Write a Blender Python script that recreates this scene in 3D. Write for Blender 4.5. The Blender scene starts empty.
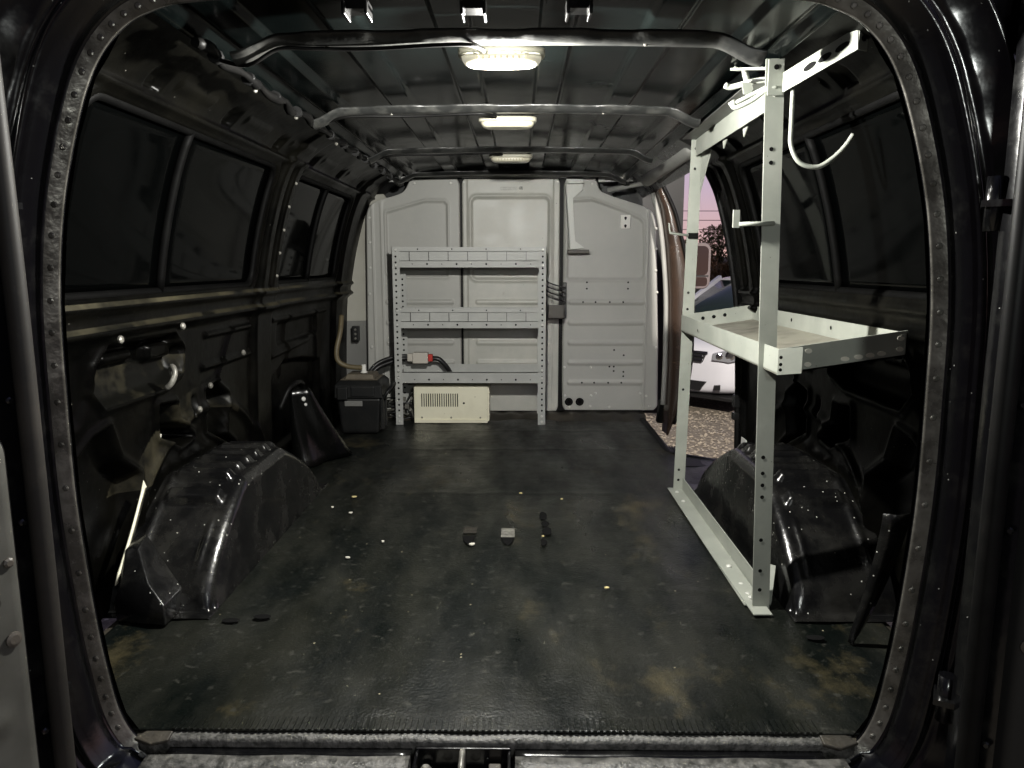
import bpy, bmesh, math, random
import numpy as np
from mathutils import Vector, Matrix, noise as mnoise

random.seed(7)
rng = np.random.default_rng(7)
scene = bpy.context.scene
COL = scene.collection
ORIG = {}
PI = math.pi

# ------------------------------------------------------------------ materials
def mat(name, col, rough=0.5, metal=0.0, spec=0.5, col2=None, nscale=6.0, nlo=0.45, nhi=0.7,
        specks=None, speck_scale=120.0, speck_size=0.12, bump=0.0, bscale=200.0, rough2=None,
        coat=0.0, emit=None, estr=0.0, alpha=1.0, stretch=None, trans=0.0):
    m = bpy.data.materials.new(name); m.use_nodes = True
    nt = m.node_tree; N = nt.nodes; L = nt.links
    b = N['Principled BSDF']
    b.inputs['Base Color'].default_value = (*col, 1)
    b.inputs['Roughness'].default_value = rough
    b.inputs['Metallic'].default_value = metal
    b.inputs['Specular IOR Level'].default_value = spec
    b.inputs['Coat Weight'].default_value = coat
    b.inputs['Coat Roughness'].default_value = 0.08
    b.inputs['Transmission Weight'].default_value = trans
    if emit:
        b.inputs['Emission Color'].default_value = (*emit, 1)
        b.inputs['Emission Strength'].default_value = estr
    tc = N.new('ShaderNodeTexCoord')
    src = tc.outputs['Object']
    if stretch:
        mp = N.new('ShaderNodeMapping'); mp.inputs['Scale'].default_value = stretch
        L.new(src, mp.inputs['Vector']); vec = mp.outputs['Vector']
    else:
        vec = src
    color = None
    if col2 is not None:
        nz = N.new('ShaderNodeTexNoise'); nz.inputs['Scale'].default_value = nscale
        nz.inputs['Detail'].default_value = 6; nz.inputs['Roughness'].default_value = 0.62
        L.new(vec, nz.inputs['Vector'])
        mr = N.new('ShaderNodeMapRange'); mr.inputs['From Min'].default_value = nlo
        mr.inputs['From Max'].default_value = nhi; L.new(nz.outputs['Fac'], mr.inputs['Value'])
        mx = N.new('ShaderNodeMix'); mx.data_type = 'RGBA'
        mx.inputs[6].default_value = (*col, 1); mx.inputs[7].default_value = (*col2, 1)
        L.new(mr.outputs['Result'], mx.inputs[0]); color = mx.outputs[2]
        if rough2 is not None:
            r2 = N.new('ShaderNodeMapRange'); r2.inputs['To Min'].default_value = rough
            r2.inputs['To Max'].default_value = rough2
            L.new(mr.outputs['Result'], r2.inputs['Value']); L.new(r2.outputs['Result'], b.inputs['Roughness'])
    if specks is not None:
        vo = N.new('ShaderNodeTexVoronoi'); vo.inputs['Scale'].default_value = speck_scale
        L.new(src, vo.inputs['Vector'])
        lt = N.new('ShaderNodeMath'); lt.operation = 'LESS_THAN'; lt.inputs[1].default_value = speck_size
        L.new(vo.outputs['Distance'], lt.inputs[0])
        # only some cells carry a speck
        sp = N.new('ShaderNodeSeparateColor'); L.new(vo.outputs['Color'], sp.inputs['Color'])
        gt = N.new('ShaderNodeMath'); gt.operation = 'GREATER_THAN'; gt.inputs[1].default_value = 0.72
        L.new(sp.outputs['Red'], gt.inputs[0])
        mu = N.new('ShaderNodeMath'); mu.operation = 'MULTIPLY'
        L.new(lt.outputs[0], mu.inputs[0]); L.new(gt.outputs[0], mu.inputs[1])
        m2 = N.new('ShaderNodeMix'); m2.data_type = 'RGBA'
        if color is not None: L.new(color, m2.inputs[6])
        else: m2.inputs[6].default_value = (*col, 1)
        m2.inputs[7].default_value = (*specks, 1)
        L.new(mu.outputs[0], m2.inputs[0]); color = m2.outputs[2]
    if color is not None: L.new(color, b.inputs['Base Color'])
    if bump > 0:
        nb = N.new('ShaderNodeTexNoise'); nb.inputs['Scale'].default_value = bscale
        nb.inputs['Detail'].default_value = 3; L.new(src, nb.inputs['Vector'])
        bp = N.new('ShaderNodeBump'); bp.inputs['Strength'].default_value = bump
        bp.inputs['Distance'].default_value = 0.01
        L.new(nb.outputs['Fac'], bp.inputs['Height']); L.new(bp.outputs['Normal'], b.inputs['Normal'])
    return m

BLACK = mat('black_gloss_paint', (.0022, .0023, .0022), .22, spec=.28, col2=(.005, .0045, .004), nscale=5,
            specks=(.10, .10, .09), speck_scale=55, speck_size=.06, bump=.10, bscale=14, rough2=.36)
BLACKR = mat('black_roof_paint', (.0009, .0013, .0013), .15, spec=.05, col2=(.0025, .0036, .0034), nscale=4,
             bump=.06, bscale=8, rough2=.28)
BOWP = mat('sheen_tinted_bow_paint', (.016, .0165, .016), .3, spec=.5, col2=(.05, .05, .046), nscale=18, nlo=.45, nhi=.7, bump=.12, bscale=40, rough2=.42)  # black bows; lighter base paints in their specular sheen
FRAMEP = mat('black_door_frame_paint', (.0025, .0025, .003), .17, spec=.7, col2=(.010, .010, .009), nscale=14,
             nlo=.5, nhi=.75, specks=(.25, .25, .23), speck_scale=60, speck_size=.07, bump=.10, bscale=22, rough2=.32)
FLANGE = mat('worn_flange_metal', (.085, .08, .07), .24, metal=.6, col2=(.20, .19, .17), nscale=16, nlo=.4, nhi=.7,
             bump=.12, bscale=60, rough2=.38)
WELLP = mat('dusty_black_wheel_arch_paint', (.004, .004, .0042), .2, spec=.5, col2=(.015, .0145, .013), nscale=9,
            specks=(.50, .50, .45), speck_scale=62, speck_size=.11, bump=.10, bscale=60, rough2=.36)
WALLP = mat('dusty_black_wall_paint', (.0008, .0008, .0007), .30, spec=.075, col2=(.0038, .0035, .0024), nscale=4,
            nlo=.42, nhi=.75, specks=(.12, .115, .10), speck_scale=45, speck_size=.06, bump=.12, bscale=25, rough2=.55)
DUSTP = mat('dusty_ledge_paint', (.002, .002, .0015), .45, spec=.15, col2=(.042, .037, .022), nscale=4.5, nlo=.42, nhi=.66, rough2=.6)
SEALD = mat('matt_black_window_seal', (.0012, .0012, .0012), .6, spec=.06, col2=(.0025, .0025, .0024), nscale=12)
GLASS = mat('dark_tinted_glass', (.0005, .0006, .0006), .05, spec=.03, col2=(.0009, .001, .001), nscale=3, rough2=.10)
RUBBER = mat('black_rubber_seal', (.0025, .0025, .0025), .5, spec=.15, col2=(.006, .0057, .0053), nscale=15, nlo=.4, nhi=.75)
GREYSEAL = mat('grey_brown_door_seal', (.014, .0125, .011), .6, spec=.25, col2=(.024, .021, .018), nscale=9)
FLOORM = mat('bare_dirty_floor_metal', (.025, .022, .017), .5, col2=(.065, .055, .04), nscale=7, rough2=.7, bump=.3, bscale=40)
GREY = mat('grey_partition_paint', (.37, .37, .345), .42, spec=.5, col2=(.42, .415, .385), nscale=5, nlo=.35, nhi=.75,
           bump=.04, bscale=60, rough2=.5)
GREYW = mat('worn_grey_partition_paint', (.43, .43, .39), .38, spec=.5, col2=(.52, .51, .46), nscale=7, nlo=.4, nhi=.7,
            specks=(.16, .15, .14), speck_scale=28, speck_size=.08, rough2=.5)
SHELFM = mat('grey_shelf_paint', (.38, .385, .365), .42, spec=.5, col2=(.44, .445, .42), nscale=9, rough2=.55)
RACKM = mat('pale_grey_rack_paint', (.26, .275, .24), .45, spec=.35, col2=(.33, .34, .30), nscale=8, nlo=.4, nhi=.7,
            specks=(.12, .115, .10), speck_scale=60, speck_size=.08, rough2=.5)
RACKD = mat('dark_grey_rack_steel', (.05, .05, .048), .45, col2=(.08, .08, .075), nscale=9)
TRAYF = mat('scuffed_tray_floor', (.24, .23, .185), .5, col2=(.13, .12, .10), nscale=7, nlo=.45, nhi=.65, rough2=.6)
ARMM = mat('pale_arm_paint', (.55, .56, .52), .42, col2=(.62, .63, .58), nscale=9)
HOLE = mat('dark_hole', (.004, .004, .004), .8, spec=.1)
BOLT = mat('zinc_bolt', (.62, .62, .58), .35, metal=.25)
CREAM = mat('cream_metal', (.80, .77, .60), .45, col2=(.72, .69, .53), nscale=8, specks=(.2, .17, .1), speck_scale=30, speck_size=.07)
LENS = mat('dome_lens', (.42, .40, .31), .35, col2=(.25, .21, .12), nscale=60, nlo=.55, nhi=.75)
LENS_ON = mat('lit_dome_lens', (.25, .24, .18), .45, spec=.1, col2=(.15, .12, .07), nscale=60, nlo=.6, nhi=.75, emit=(1, .95, .75), estr=.38)
LENSD = mat('dome_lens_ribs', (.25, .22, .14), .45)
HOUS = mat('dome_housing', (.30, .29, .23), .45)
TOOLB = mat('black_toolbox_plastic', (.005, .0055, .0055), .48, spec=.35, col2=(.010, .010, .0095), nscale=12, bump=.1, bscale=300)
TOOLT = mat('dusty_toolbox_lid', (.09, .075, .052), .6, col2=(.16, .135, .095), nscale=14, rough2=.7)
TRIMC = mat('cream_grey_cab_trim', (.36, .35, .30), .6, col2=(.40, .39, .34), nscale=4)
TRIMG = mat('mid_grey_cab_trim', (.15, .15, .14), .6, col2=(.18, .18, .165), nscale=4)
HOSEM = mat('tan_hose_rubber', (.12, .095, .05), .5, col2=(.08, .065, .035), nscale=20)
WHITE = mat('white_plastic', (.72, .71, .66), .4)
CABLE = mat('black_cable', (.008, .008, .008), .4)
CONN = mat('beige_connector', (.5, .47, .41), .5)
REDP = mat('red_plastic', (.45, .03, .02), .4)
STEEL = mat('dirty_steel', (.13, .125, .11), .42, metal=.3, col2=(.34, .33, .29), nscale=40)
SILL = mat('dusty_silver_sill', (.03, .03, .027), .42, spec=.5, col2=(.14, .135, .125), nscale=55, nlo=.38, nhi=.66,
           bump=.3, bscale=150, rough2=.6)
GLOWP = mat('glow_tinted_pillar_paint', (.030, .020, .015), .24, spec=1.0, col2=(.055, .034, .024), nscale=6)  # black paint with the warm sunset glow put into its base colour
DOORG = mat('dusty_grey_door_panel', (.045, .044, .038), .5, col2=(.07, .068, .06), nscale=6, nlo=.4, nhi=.7,
            specks=(.02, .018, .014), speck_scale=16, speck_size=.12, rough2=.62)
TUBEG = mat('grey_vinyl_tube', (.24, .24, .225), .5, col2=(.29, .29, .27), nscale=6)
CARW = mat('white_car_paint', (.72, .72, .76), .25, spec=.5, coat=.6)
CARG = mat('car_glass', (.02, .03, .03), .06, spec=.6)
CHROME = mat('chrome', (.65, .65, .65), .12, metal=1)
CARB = mat('black_car_plastic', (.01, .01, .01), .5)
LAMPC = mat('clear_headlamp', (.45, .46, .48), .1, metal=.5)
TYRE = mat('tyre_rubber', (.012, .012, .012), .8)
MIRR = mat('mirror_glass', (.5, .5, .52), .04, metal=1)
MIRH = mat('mirror_housing', (.14, .11, .11), .45)
LEAF = mat('autumn_leaf', (.26, .19, .08), .7, col2=(.42, .24, .11), nscale=.9)
LEAF2 = mat('dark_leaf', (.14, .14, .055), .7, col2=(.26, .19, .08), nscale=.9)
GRASS = mat('dry_grass', (.20, .15, .07), .9, col2=(.12, .10, .04), nscale=1.2, bump=.5, bscale=8)
HILLM = mat('brown_hill', (.20, .12, .07), .9, col2=(.10, .075, .04), nscale=.25)
BARK = mat('bark', (.05, .035, .02), .8)
WIRE = mat('power_wire', (.05, .04, .05), .6)
WOOD = mat('weathered_pole_wood', (.08, .06, .04), .8)
DEBRIS = mat('straw_debris', (.5, .42, .2), .8)
PALE = mat('pale_scrap_lit_slot', (.6, .58, .5), .6)
STICK = mat('white_sticker', (.55, .55, .52), .5)
BROWNB = mat('brown_bin_steel', (.06, .052, .043), .5)

# ------------------------------------------------------------------ object helpers
def tag(o, label=None, cat=None, group=None, kind=None):
    if label: o['label'] = label
    if cat: o['category'] = cat
    if group: o['group'] = group
    if kind: o['kind'] = kind
    return o

def thing(name, loc, label=None, cat=None, group=None, kind=None):
    o = bpy.data.objects.new(name, None); COL.objects.link(o)
    o.empty_display_size = .05
    o.location = loc; ORIG[o.name] = Vector(loc)
    return tag(o, label, cat, group, kind)

def obj(name, bm, mats, parent=None, bevel=0, smooth=False, origin=None, seg=2):
    if not isinstance(mats, (list, tuple)): mats = [mats]
    if parent is not None: org = ORIG[parent.name]
    elif origin is not None: org = Vector(origin)
    else:
        c = [v.co for v in bm.verts]
        mn = Vector([min(v[i] for v in c) for i in range(3)]); mx = Vector([max(v[i] for v in c) for i in range(3)])
        org = Vector(((mn.x + mx.x) / 2, (mn.y + mx.y) / 2, mn.z))
    bmesh.ops.translate(bm, verts=bm.verts, vec=-org)
    me = bpy.data.meshes.new(name); bm.to_mesh(me); bm.free()
    for m in mats: me.materials.append(m)
    if smooth:
        for p in me.polygons: p.use_smooth = True
    o = bpy.data.objects.new(name, me); COL.objects.link(o)
    ORIG[o.name] = org
    if parent is not None: o.parent = parent
    else: o.location = org
    if bevel:
        b = o.modifiers.new('bevel', 'BEVEL'); b.width = bevel; b.segments = seg; b.limit_method = 'ANGLE'
        b.angle_limit = math.radians(40)
    return o

def obj_each(name, bm, mats, parent, bevel=0, smooth=False):
    '''every loose piece of bm becomes a part of its own'''
    bm.verts.ensure_lookup_table(); seen = set(); out = []
    for v in bm.verts:
        if v in seen: continue
        stack = [v]; seen.add(v); isl = []
        while stack:
            a = stack.pop(); isl.append(a)
            for e_ in a.link_edges:
                b = e_.other_vert(a)
                if b not in seen: seen.add(b); stack.append(b)
        idx = {a: k for k, a in enumerate(isl)}
        nb = bmesh.new(); vs = [nb.verts.new(a.co) for a in isl]; done = set()
        for a in isl:
            for f in a.link_faces:
                if f in done: continue
                done.add(f); g = nb.faces.new([vs[idx[q]] for q in f.verts]); g.material_index = f.material_index; g.smooth = f.smooth
        out.append(obj(name, nb, mats, parent, bevel, smooth))
    bm.free(); return out

def copy_tree(root, loc=None, label=None):
    c = root.copy(); COL.objects.link(c)
    if loc is not None: c.location = loc
    if label: c['label'] = label
    for ch in root.children:
        d = ch.copy(); COL.objects.link(d); d.parent = c
        for g in ch.children:
            e = g.copy(); COL.objects.link(e); e.parent = d
    return c

def BM(): return bmesh.new()

def grid_bm(P, mi=None, flip=False):
    nv, nu = P.shape[:2]
    bm = bmesh.new()
    vs = [bm.verts.new(tuple(p)) for p in P.reshape(-1, 3).tolist()]
    for j in range(nv - 1):
        a = j * nu
        for i in range(nu - 1):
            q = (vs[a + i], vs[a + i + 1], vs[a + nu + i + 1], vs[a + nu + i])
            f = bm.faces.new(q[::-1] if flip else q); f.smooth = True
            if mi is not None: f.material_index = int(mi[j, i])
    return bm

def beam(bm, p0, p1, w, h, up=(0, 0, 1), mi=0):
    p0 = Vector(p0); p1 = Vector(p1); d = (p1 - p0); L = d.length; d.normalize()
    up = Vector(up); s = d.cross(up)
    if s.length < 1e-4: s = d.cross(Vector((0, 1, 0)))
    s.normalize(); u = s.cross(d).normalized()
    vs = []
    for p in (p0, p1):
        for a, b in ((-1, -1), (1, -1), (1, 1), (-1, 1)):
            vs.append(bm.verts.new(p + s * (a * w / 2) + u * (b * h / 2)))
    for q in ((0, 1, 2, 3), (7, 6, 5, 4), (0, 4, 5, 1), (1, 5, 6, 2), (2, 6, 7, 3), (3, 7, 4, 0)):
        f = bm.faces.new([vs[k] for k in q]); f.material_index = mi
    return vs

def box(bm, x0, x1, y0, y1, z0, z1, mi=0):
    return beam(bm, ((x0 + x1) / 2, y0, (z0 + z1) / 2), ((x0 + x1) / 2, y1, (z0 + z1) / 2), abs(x1 - x0), abs(z1 - z0), mi=mi)

def tube(bm, pts, r, n=8, mi=0, closed=False, caps=True):
    pts = [Vector(p) for p in pts]; m = len(pts)
    rr = r if isinstance(r, (list, tuple)) else [r] * m
    rings = []; prev = None
    for i, p in enumerate(pts):
        a = pts[(i - 1) % m] if (closed or i > 0) else p
        b = pts[(i + 1) % m] if (closed or i < m - 1) else p
        d = (b - a).normalized()
        if prev is None:
            t = Vector((0, 0, 1)) if abs(d.z) < .9 else Vector((1, 0, 0))
            u = d.cross(t).normalized()
        else:
            u = (prev - d * prev.dot(d)).normalized()
        prev = u; v = d.cross(u)
        rings.append([bm.verts.new(p + (u * math.cos(2 * PI * k / n) + v * math.sin(2 * PI * k / n)) * rr[i]) for k in range(n)])
    R = m if closed else m - 1
    for i in range(R):
        A, B = rings[i], rings[(i + 1) % m]
        for k in range(n):
            f = bm.faces.new((A[k], A[(k + 1) % n], B[(k + 1) % n], B[k])); f.smooth = True; f.material_index = mi
    if caps and not closed:
        f = bm.faces.new(rings[0][::-1]); f.material_index = mi
        f = bm.faces.new(rings[-1]); f.material_index = mi

def spline(pts, n=8, closed=False):
    P = [Vector(p) for p in pts]; m = len(P); out = []
    rng_ = range(m) if closed else range(m - 1)
    for i in rng_:
        if closed: p0, p1, p2, p3 = P[(i - 1) % m], P[i], P[(i + 1) % m], P[(i + 2) % m]
        else: p0, p1, p2, p3 = P[max(i - 1, 0)], P[i], P[i + 1], P[min(i + 2, m - 1)]
        for k in range(n):
            t = k / n
            out.append(.5 * ((2 * p1) + (-p0 + p2) * t + (2 * p0 - 5 * p1 + 4 * p2 - p3) * t * t + (-p0 + 3 * p1 - 3 * p2 + p3) * t ** 3))
    if not closed: out.append(P[-1])
    return out

def disc(bm, c, n, r, mi=0, seg=8, h=0.0, inset=0.0, dome=False):
    """a disc facing n; with h it is a low button (bolt head)"""
    c = Vector(c); n = Vector(n).normalized()
    t = Vector((0, 0, 1)) if abs(n.z) < .9 else Vector((1, 0, 0))
    u = n.cross(t).normalized(); v = n.cross(u)
    ring = lambda o, rr: [bm.verts.new(c + n * o + (u * math.cos(2 * PI * k / seg) + v * math.sin(2 * PI * k / seg)) * rr) for k in range(seg)]
    if h <= 0:
        f = bm.faces.new(ring(.0006, r)); f.material_index = mi
        f.normal_update()
        if f.normal.dot(n) < 0: f.normal_flip()
        return
    A = ring(0, r); B = ring(h * .6, r); Cc = ring(h, r * .6)
    for X_, Y_ in ((A, B), (B, Cc)):
        for k in range(seg):
            f = bm.faces.new((X_[k], X_[(k + 1) % seg], Y_[(k + 1) % seg], Y_[k])); f.material_index = mi
    f = bm.faces.new(Cc); f.material_index = mi

def prism(bm, pts, d, mi=0):
    """pts: 3-D polygon, extruded by vector d"""
    d = Vector(d); A = [bm.verts.new(Vector(p)) for p in pts]; B = [bm.verts.new(Vector(p) + d) for p in pts]
    n = len(A)
    f = bm.faces.new(A[::-1]); f.material_index = mi
    f = bm.faces.new(B); f.material_index = mi
    for k in range(n):
        f = bm.faces.new((A[k], A[(k + 1) % n], B[(k + 1) % n], B[k])); f.material_index = mi

def fix(bm):
    bmesh.ops.recalc_face_normals(bm, faces=bm.faces); return bm

def loft(bm, rings, mi=0, cap=True, closed=True, smooth=True):
    R = [[bm.verts.new(Vector(p)) for p in r] for r in rings]
    n = len(R[0])
    for i in range(len(R) - 1):
        for k in range(n if closed else n - 1):
            f = bm.faces.new((R[i][k], R[i][(k + 1) % n], R[i + 1][(k + 1) % n], R[i + 1][k])); f.smooth = smooth; f.material_index = mi
    if cap:
        f = bm.faces.new(R[0][::-1]); f.material_index = mi
        f = bm.faces.new(R[-1]); f.material_index = mi
    return R

# signed distances on numpy grids
def sd_rect(u, v, cu, cv, hu, hv, r):
    qx = np.abs(u - cu) - hu + r; qy = np.abs(v - cv) - hv + r
    return np.hypot(np.maximum(qx, 0), np.maximum(qy, 0)) + np.minimum(np.maximum(qx, qy), 0) - r
def sd_seg(u, v, a, b):
    ax, ay = a; bx, by = b; dx, dy = bx - ax, by - ay
    t = np.clip(((u - ax) * dx + (v - ay) * dy) / (dx * dx + dy * dy + 1e-12), 0, 1)
    return np.hypot(u - ax - t * dx, v - ay - t * dy)
def sd_poly(u, v, pts):
    d = np.full(u.shape, 1e9); inside = np.zeros(u.shape, bool); n = len(pts)
    for i in range(n):
        a, b = pts[i], pts[(i + 1) % n]
        d = np.minimum(d, sd_seg(u, v, a, b))
        c = ((a[1] > v) != (b[1] > v)) & (u < (b[0] - a[0]) * (v - a[1]) / (b[1] - a[1] + 1e-12) + a[0])
        inside ^= c
    return np.where(inside, -d, d)
def sst(x, a, b):
    t = np.clip((x - a) / (b - a), 0, 1); return t * t * (3 - 2 * t)
def wob(u, v, s, seed=0):
    r = np.random.default_rng(seed); out = np.zeros(u.shape)
    for k in range(10):
        a = r.uniform(0, 2 * PI); f = s * r.uniform(.5, 1.6)
        out += np.sin(f * (u * math.cos(a) + v * math.sin(a)) + r.uniform(0, 6.3))
    return out / 10

# ------------------------------------------------------------------ camera
cam = bpy.data.cameras.new('camera'); co = bpy.data.objects.new('camera', cam); COL.objects.link(co)
cam.sensor_width = 36; cam.lens = 742 / 1024 * 36; cam.clip_start = .02; cam.clip_end = 500
co.location = (.045, -1.25, .86)
co.rotation_euler = (math.radians(90 - 9.1), 0, math.radians(.6))
scene.camera = co

# ------------------------------------------------------------------ van shell
ZW = np.array([-.03, .1, .4, .6, .72, .80, .9, 1.0, 1.1, 1.18, 1.25, 1.30, 1.345])
XW = np.array([.955, .95, .94, .93, .92, .905, .888, .865, .836, .806, .765, .700, .60])
def wx(z):
    z = np.asarray(z, float)
    return sum(np.interp(z + o, ZW, XW) for o in (-.03, -.015, 0, .015, .03)) / 5

W1 = (.84, .995, .575, .205); W2 = (2.13, .995, .47, .205)     # window rects (cy, cz, hy, hz)
def wall_depth(y, z, side):
    d = .0012 * wob(y, z, 14, 3 + side)
    for (cy, cz, hy, hz) in (W1, W2):
        s = sd_rect(y, z, cy, cz, hy, hz, .05)
        d += -.030 * sst(-s, -.004, .010)
        d += .006 * np.exp(-((s - .018) / .008) ** 2)
    # sill ledge and the belt ridges under the windows
    d += .013 * np.exp(-((z - .760) / .010) ** 2) * sst(y, .2, .3)
    d += .018 * np.exp(-((z - .705) / .012) ** 2) * sst(y, .2, .3)
    low = sst(-(z - .70), 0, .03)
    d += -.012 * low
    # pillar between the windows
    pil = sst(-np.abs(y - 1.54), -.10, -.075)
    d += .022 * pil * sst(z, .05, .2)
    d += -.016 * sst(-np.abs(y - 1.54), -.035, -.02) * sst(-np.abs(z - 1.0), -.24, -.2)
    pil2 = sst(-np.abs(y - 2.72), -.09, -.07); d += .022 * pil2
    # lower panel stampings
    pk = sd_poly(y, z, [(.444, .62), (.496, .665), (.829, .662), (.885, .62), (.875, .56), (.77, .53), (.477, .53), (.436, .57)])
    d += -.050 * sst(-pk, -.012, .012) * (.5 + .5 * sst(z, .52, .60))
    d += .010 * np.exp(-((pk - .012) / .010) ** 2)
    bx_ = sd_rect(y, z, .80, .625, .065, .022, .01); d += .03 * sst(-bx_, -.006, .006)
    bx_ = sd_rect(y, z, .60, .63, .07, .012, .008); d += .02 * sst(-bx_, -.006, .006)
    for pts in ([(.743, .476), (.84, .466), (.851, .409), (.941, .351), (.862, .341), (.74, .397)],
                [(1.042, .468), (1.121, .481), (1.222, .427), (1.2, .291), (1.281, .238), (1.048, .346)]):
        s = sd_poly(y, z, pts)
        d += -.09 * sst(-s, -.008, .012) + .010 * np.exp(-((s - .012) / .010) ** 2)
    s = sd_poly(y, z, [(.318, .40), (.42, .46), (.488, .471), (.533, .381), (.629, .318), (.62, .20), (.60, -.2), (.33, -.2)])
    d += -.05 * sst(-s, -.008, .03) + .008 * np.exp(-((s - .012) / .010) ** 2)
    s = sd_rect(y, z, .97, .435, .012, .03, .004); d += -.05 * sst(-s, -.004, .008)
    for a, b in (((1.05, .645), (1.43, .643)), ((1.03, .545), (1.43, .545)), ((1.255, .642), (1.136, .494)),
                 ((1.68, .645), (2.5, .64)), ((1.68, .50), (2.2, .52)), ((1.9, .64), (1.86, .40)), ((2.3, .64), (2.34, .3))):
        d += .012 * np.exp(-(sd_seg(y, z, a, b) / .009) ** 2)
    # recessed fields of the front lower panel
    s = sd_rect(y, z, 2.05, .58, .30, .045, .03); d += -.02 * sst(-s, -.01, .012)
    s = sd_poly(y, z, [(1.70, .40), (1.85, .46), (2.1, .44), (2.4, .40), (2.4, .1), (1.70, .1)]); d += -.03 * sst(-s, -.012, .015)
    # flange round the wheel arch
    rr = np.hypot((y - 1.05) * .8, z - .02); d += .012 * np.exp(-((rr - .40) / .016) ** 2) * low
    s = sd_poly(y, z, [(.335, .67), (.327, .50), (.377, .50), (.425, .55), (.42, .67)]); d += -.012 * sst(-s, -.012, .03)
    # roof rail stampings
    for yc in np.arange(.45, 2.8, .42):
        s = sd_rect(y, z, yc, 1.262, .035, .018, .01); d += -.02 * sst(-s, -.004, .008)
        s = sd_rect(y, z, yc + .18, 1.268, .10, .010, .008); d += .008 * sst(-s, -.004, .008)
    d += .014 * np.exp(-((z - 1.225) / .008) ** 2)
    return d

def wall(name, side, ys, zs):
    y, z = np.meshgrid(ys, zs)
    d = wall_depth(y, z, side)
    x = side * (wx(z) - d)
    P = np.stack([x, y, z], -1)
    return P

zs = np.linspace(-.03, 1.345, 250)
P = wall('wall_left', -1, np.linspace(.03, 3.3, 520), zs)
def dust_mask(ys, zs):
    y, z = np.meshgrid(ys, zs)
    pk = sd_poly(y, z, [(.444, .62), (.496, .665), (.829, .662), (.885, .62), (.875, .56), (.77, .53), (.477, .53), (.436, .57)])
    rr = np.hypot((y - 1.05) * .8, z - .02)
    m = (np.abs(z - .768) < .0045) | (np.abs(z - .712) < .0065) | ((rr > .385) & (rr < .47) & (z > .27) & (y < 1.3)) | ((pk < .012) & (z < .60))
    return m[:-1, :-1].astype(int)
yl = np.linspace(.03, 3.3, 520)
wl = obj('wall_left', grid_bm(P, dust_mask(yl, zs), flip=True), [WALLP, DUSTP]); tag(wl, kind='structure')
# right wall stops at the side door opening; the opening's rear edge leans with the body
y0, z_ = np.meshgrid(np.linspace(0, 1, 300), zs)
yend = 1.66 - .10 * sst(z_, .9, 1.3) * 0 + .0 * z_
ygrid = .03 + y0 * (yend - .03)
d = wall_depth(ygrid, z_, 1)
P = np.stack([wx(z_) - d, ygrid, z_], -1)
wr = obj('wall_right', grid_bm(P), WALLP); tag(wr, kind='structure')
# strip of body over the side door and the piece ahead of it
zz = np.linspace(1.245, 1.345, 14); yy = np.linspace(1.62, 3.3, 60)
y_, z_ = np.meshgrid(yy, zz)
bmh = grid_bm(np.stack([wx(z_) - .004, y_, z_], -1))
obj('roof_rail', bmh, BLACK, wr)
bm = BM()
pts = [(.955, 1.63, -.02), (.955, 1.66, -.02)]
zz = np.linspace(-.03, 1.26, 40)
rings = []
for z in zz:
    x = float(wx(z)) - .022
    rings.append([(x, 1.635, z), (x - .004, 1.66, z), (x + .06, 1.70, z), (x + .085, 1.655, z), (x + .085, 1.62, z)])
loft(bm, rings); fix(bm)
obj('door_jamb', bm, BLACK, wr, smooth=True)
bm = BM(); tube(bm, spline([(float(wx(z)) - .028, 1.668, z) for z in np.linspace(.0, 1.24, 14)] + [(.735, 1.76, 1.278), (.728, 2.1, 1.283), (.728, 2.5, 1.27)], 4), .013, 8)
obj('door_seal', bm, RUBBER, wr)
bm = BM()
for z, h in ((.30, .05), (.25, .03)):
    box(bm, .895, .925, 1.655, 1.685, z, z + h)
obj_each('door_striker', fix(bm), CABLE, wr, bevel=.004)
bm = BM(); box(bm, .902, .906, 1.50, 1.56, .165, .205); obj('sticker', bm, STICK, wr)

# ---- windows
def window(name, side, W, label_div):
    cy, cz, hy, hz = W
    bm = BM()
    path = []
    r = .05
    for (sy, sz, a0) in ((1, 1, 0), (-1, 1, 90), (-1, -1, 180), (1, -1, 270)):
        for k in range(7):
            a = math.radians(a0 + 15 * k)
            path.append((cy + sy * (hy - r) + r * math.cos(a), cz + sz * (hz - r) + r * math.sin(a)))
    # densify
    dense = []
    for i in range(len(path)):
        a, b = path[i], path[(i + 1) % len(path)]
        n = max(1, int(math.hypot(b[0] - a[0], b[1] - a[1]) / .05))
        for k in range(n): dense.append((a[0] + (b[0] - a[0]) * k / n, a[1] + (b[1] - a[1]) * k / n))
    X = lambda z, o: side * (float(wx(z)) + o)
    tube(bm, [(X(z, .012), y, z) for y, z in dense], .012, 8, closed=True)
    fr = obj(name, bm, SEALD); tag(fr, kind='structure')
    bm = BM(); tube(bm, [(X(z, .012), label_div, z) for z in np.linspace(cz - hz, cz + hz, 12)], .013, 8)
    obj('divider_bar', bm, SEALD, fr)
    for ya, yb in ((cy - hy + .004, label_div), (label_div, cy + hy - .004)):
        y_, z_ = np.meshgrid(np.linspace(ya, yb, 10), np.linspace(cz - hz + .004, cz + hz - .004, 16))
        G = np.stack([side * (wx(z_) + .0215), y_, z_], -1)
        o = obj('pane', grid_bm(G, flip=side < 0), GLASS, fr)
        s = o.modifiers.new('thick', 'SOLIDIFY'); s.thickness = .004; s.offset = -1
    return fr
window('window_1', -1, W1, .735)
window('window_2', -1, W2, 2.12)
window('window_3', 1, W1, .80)

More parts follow.
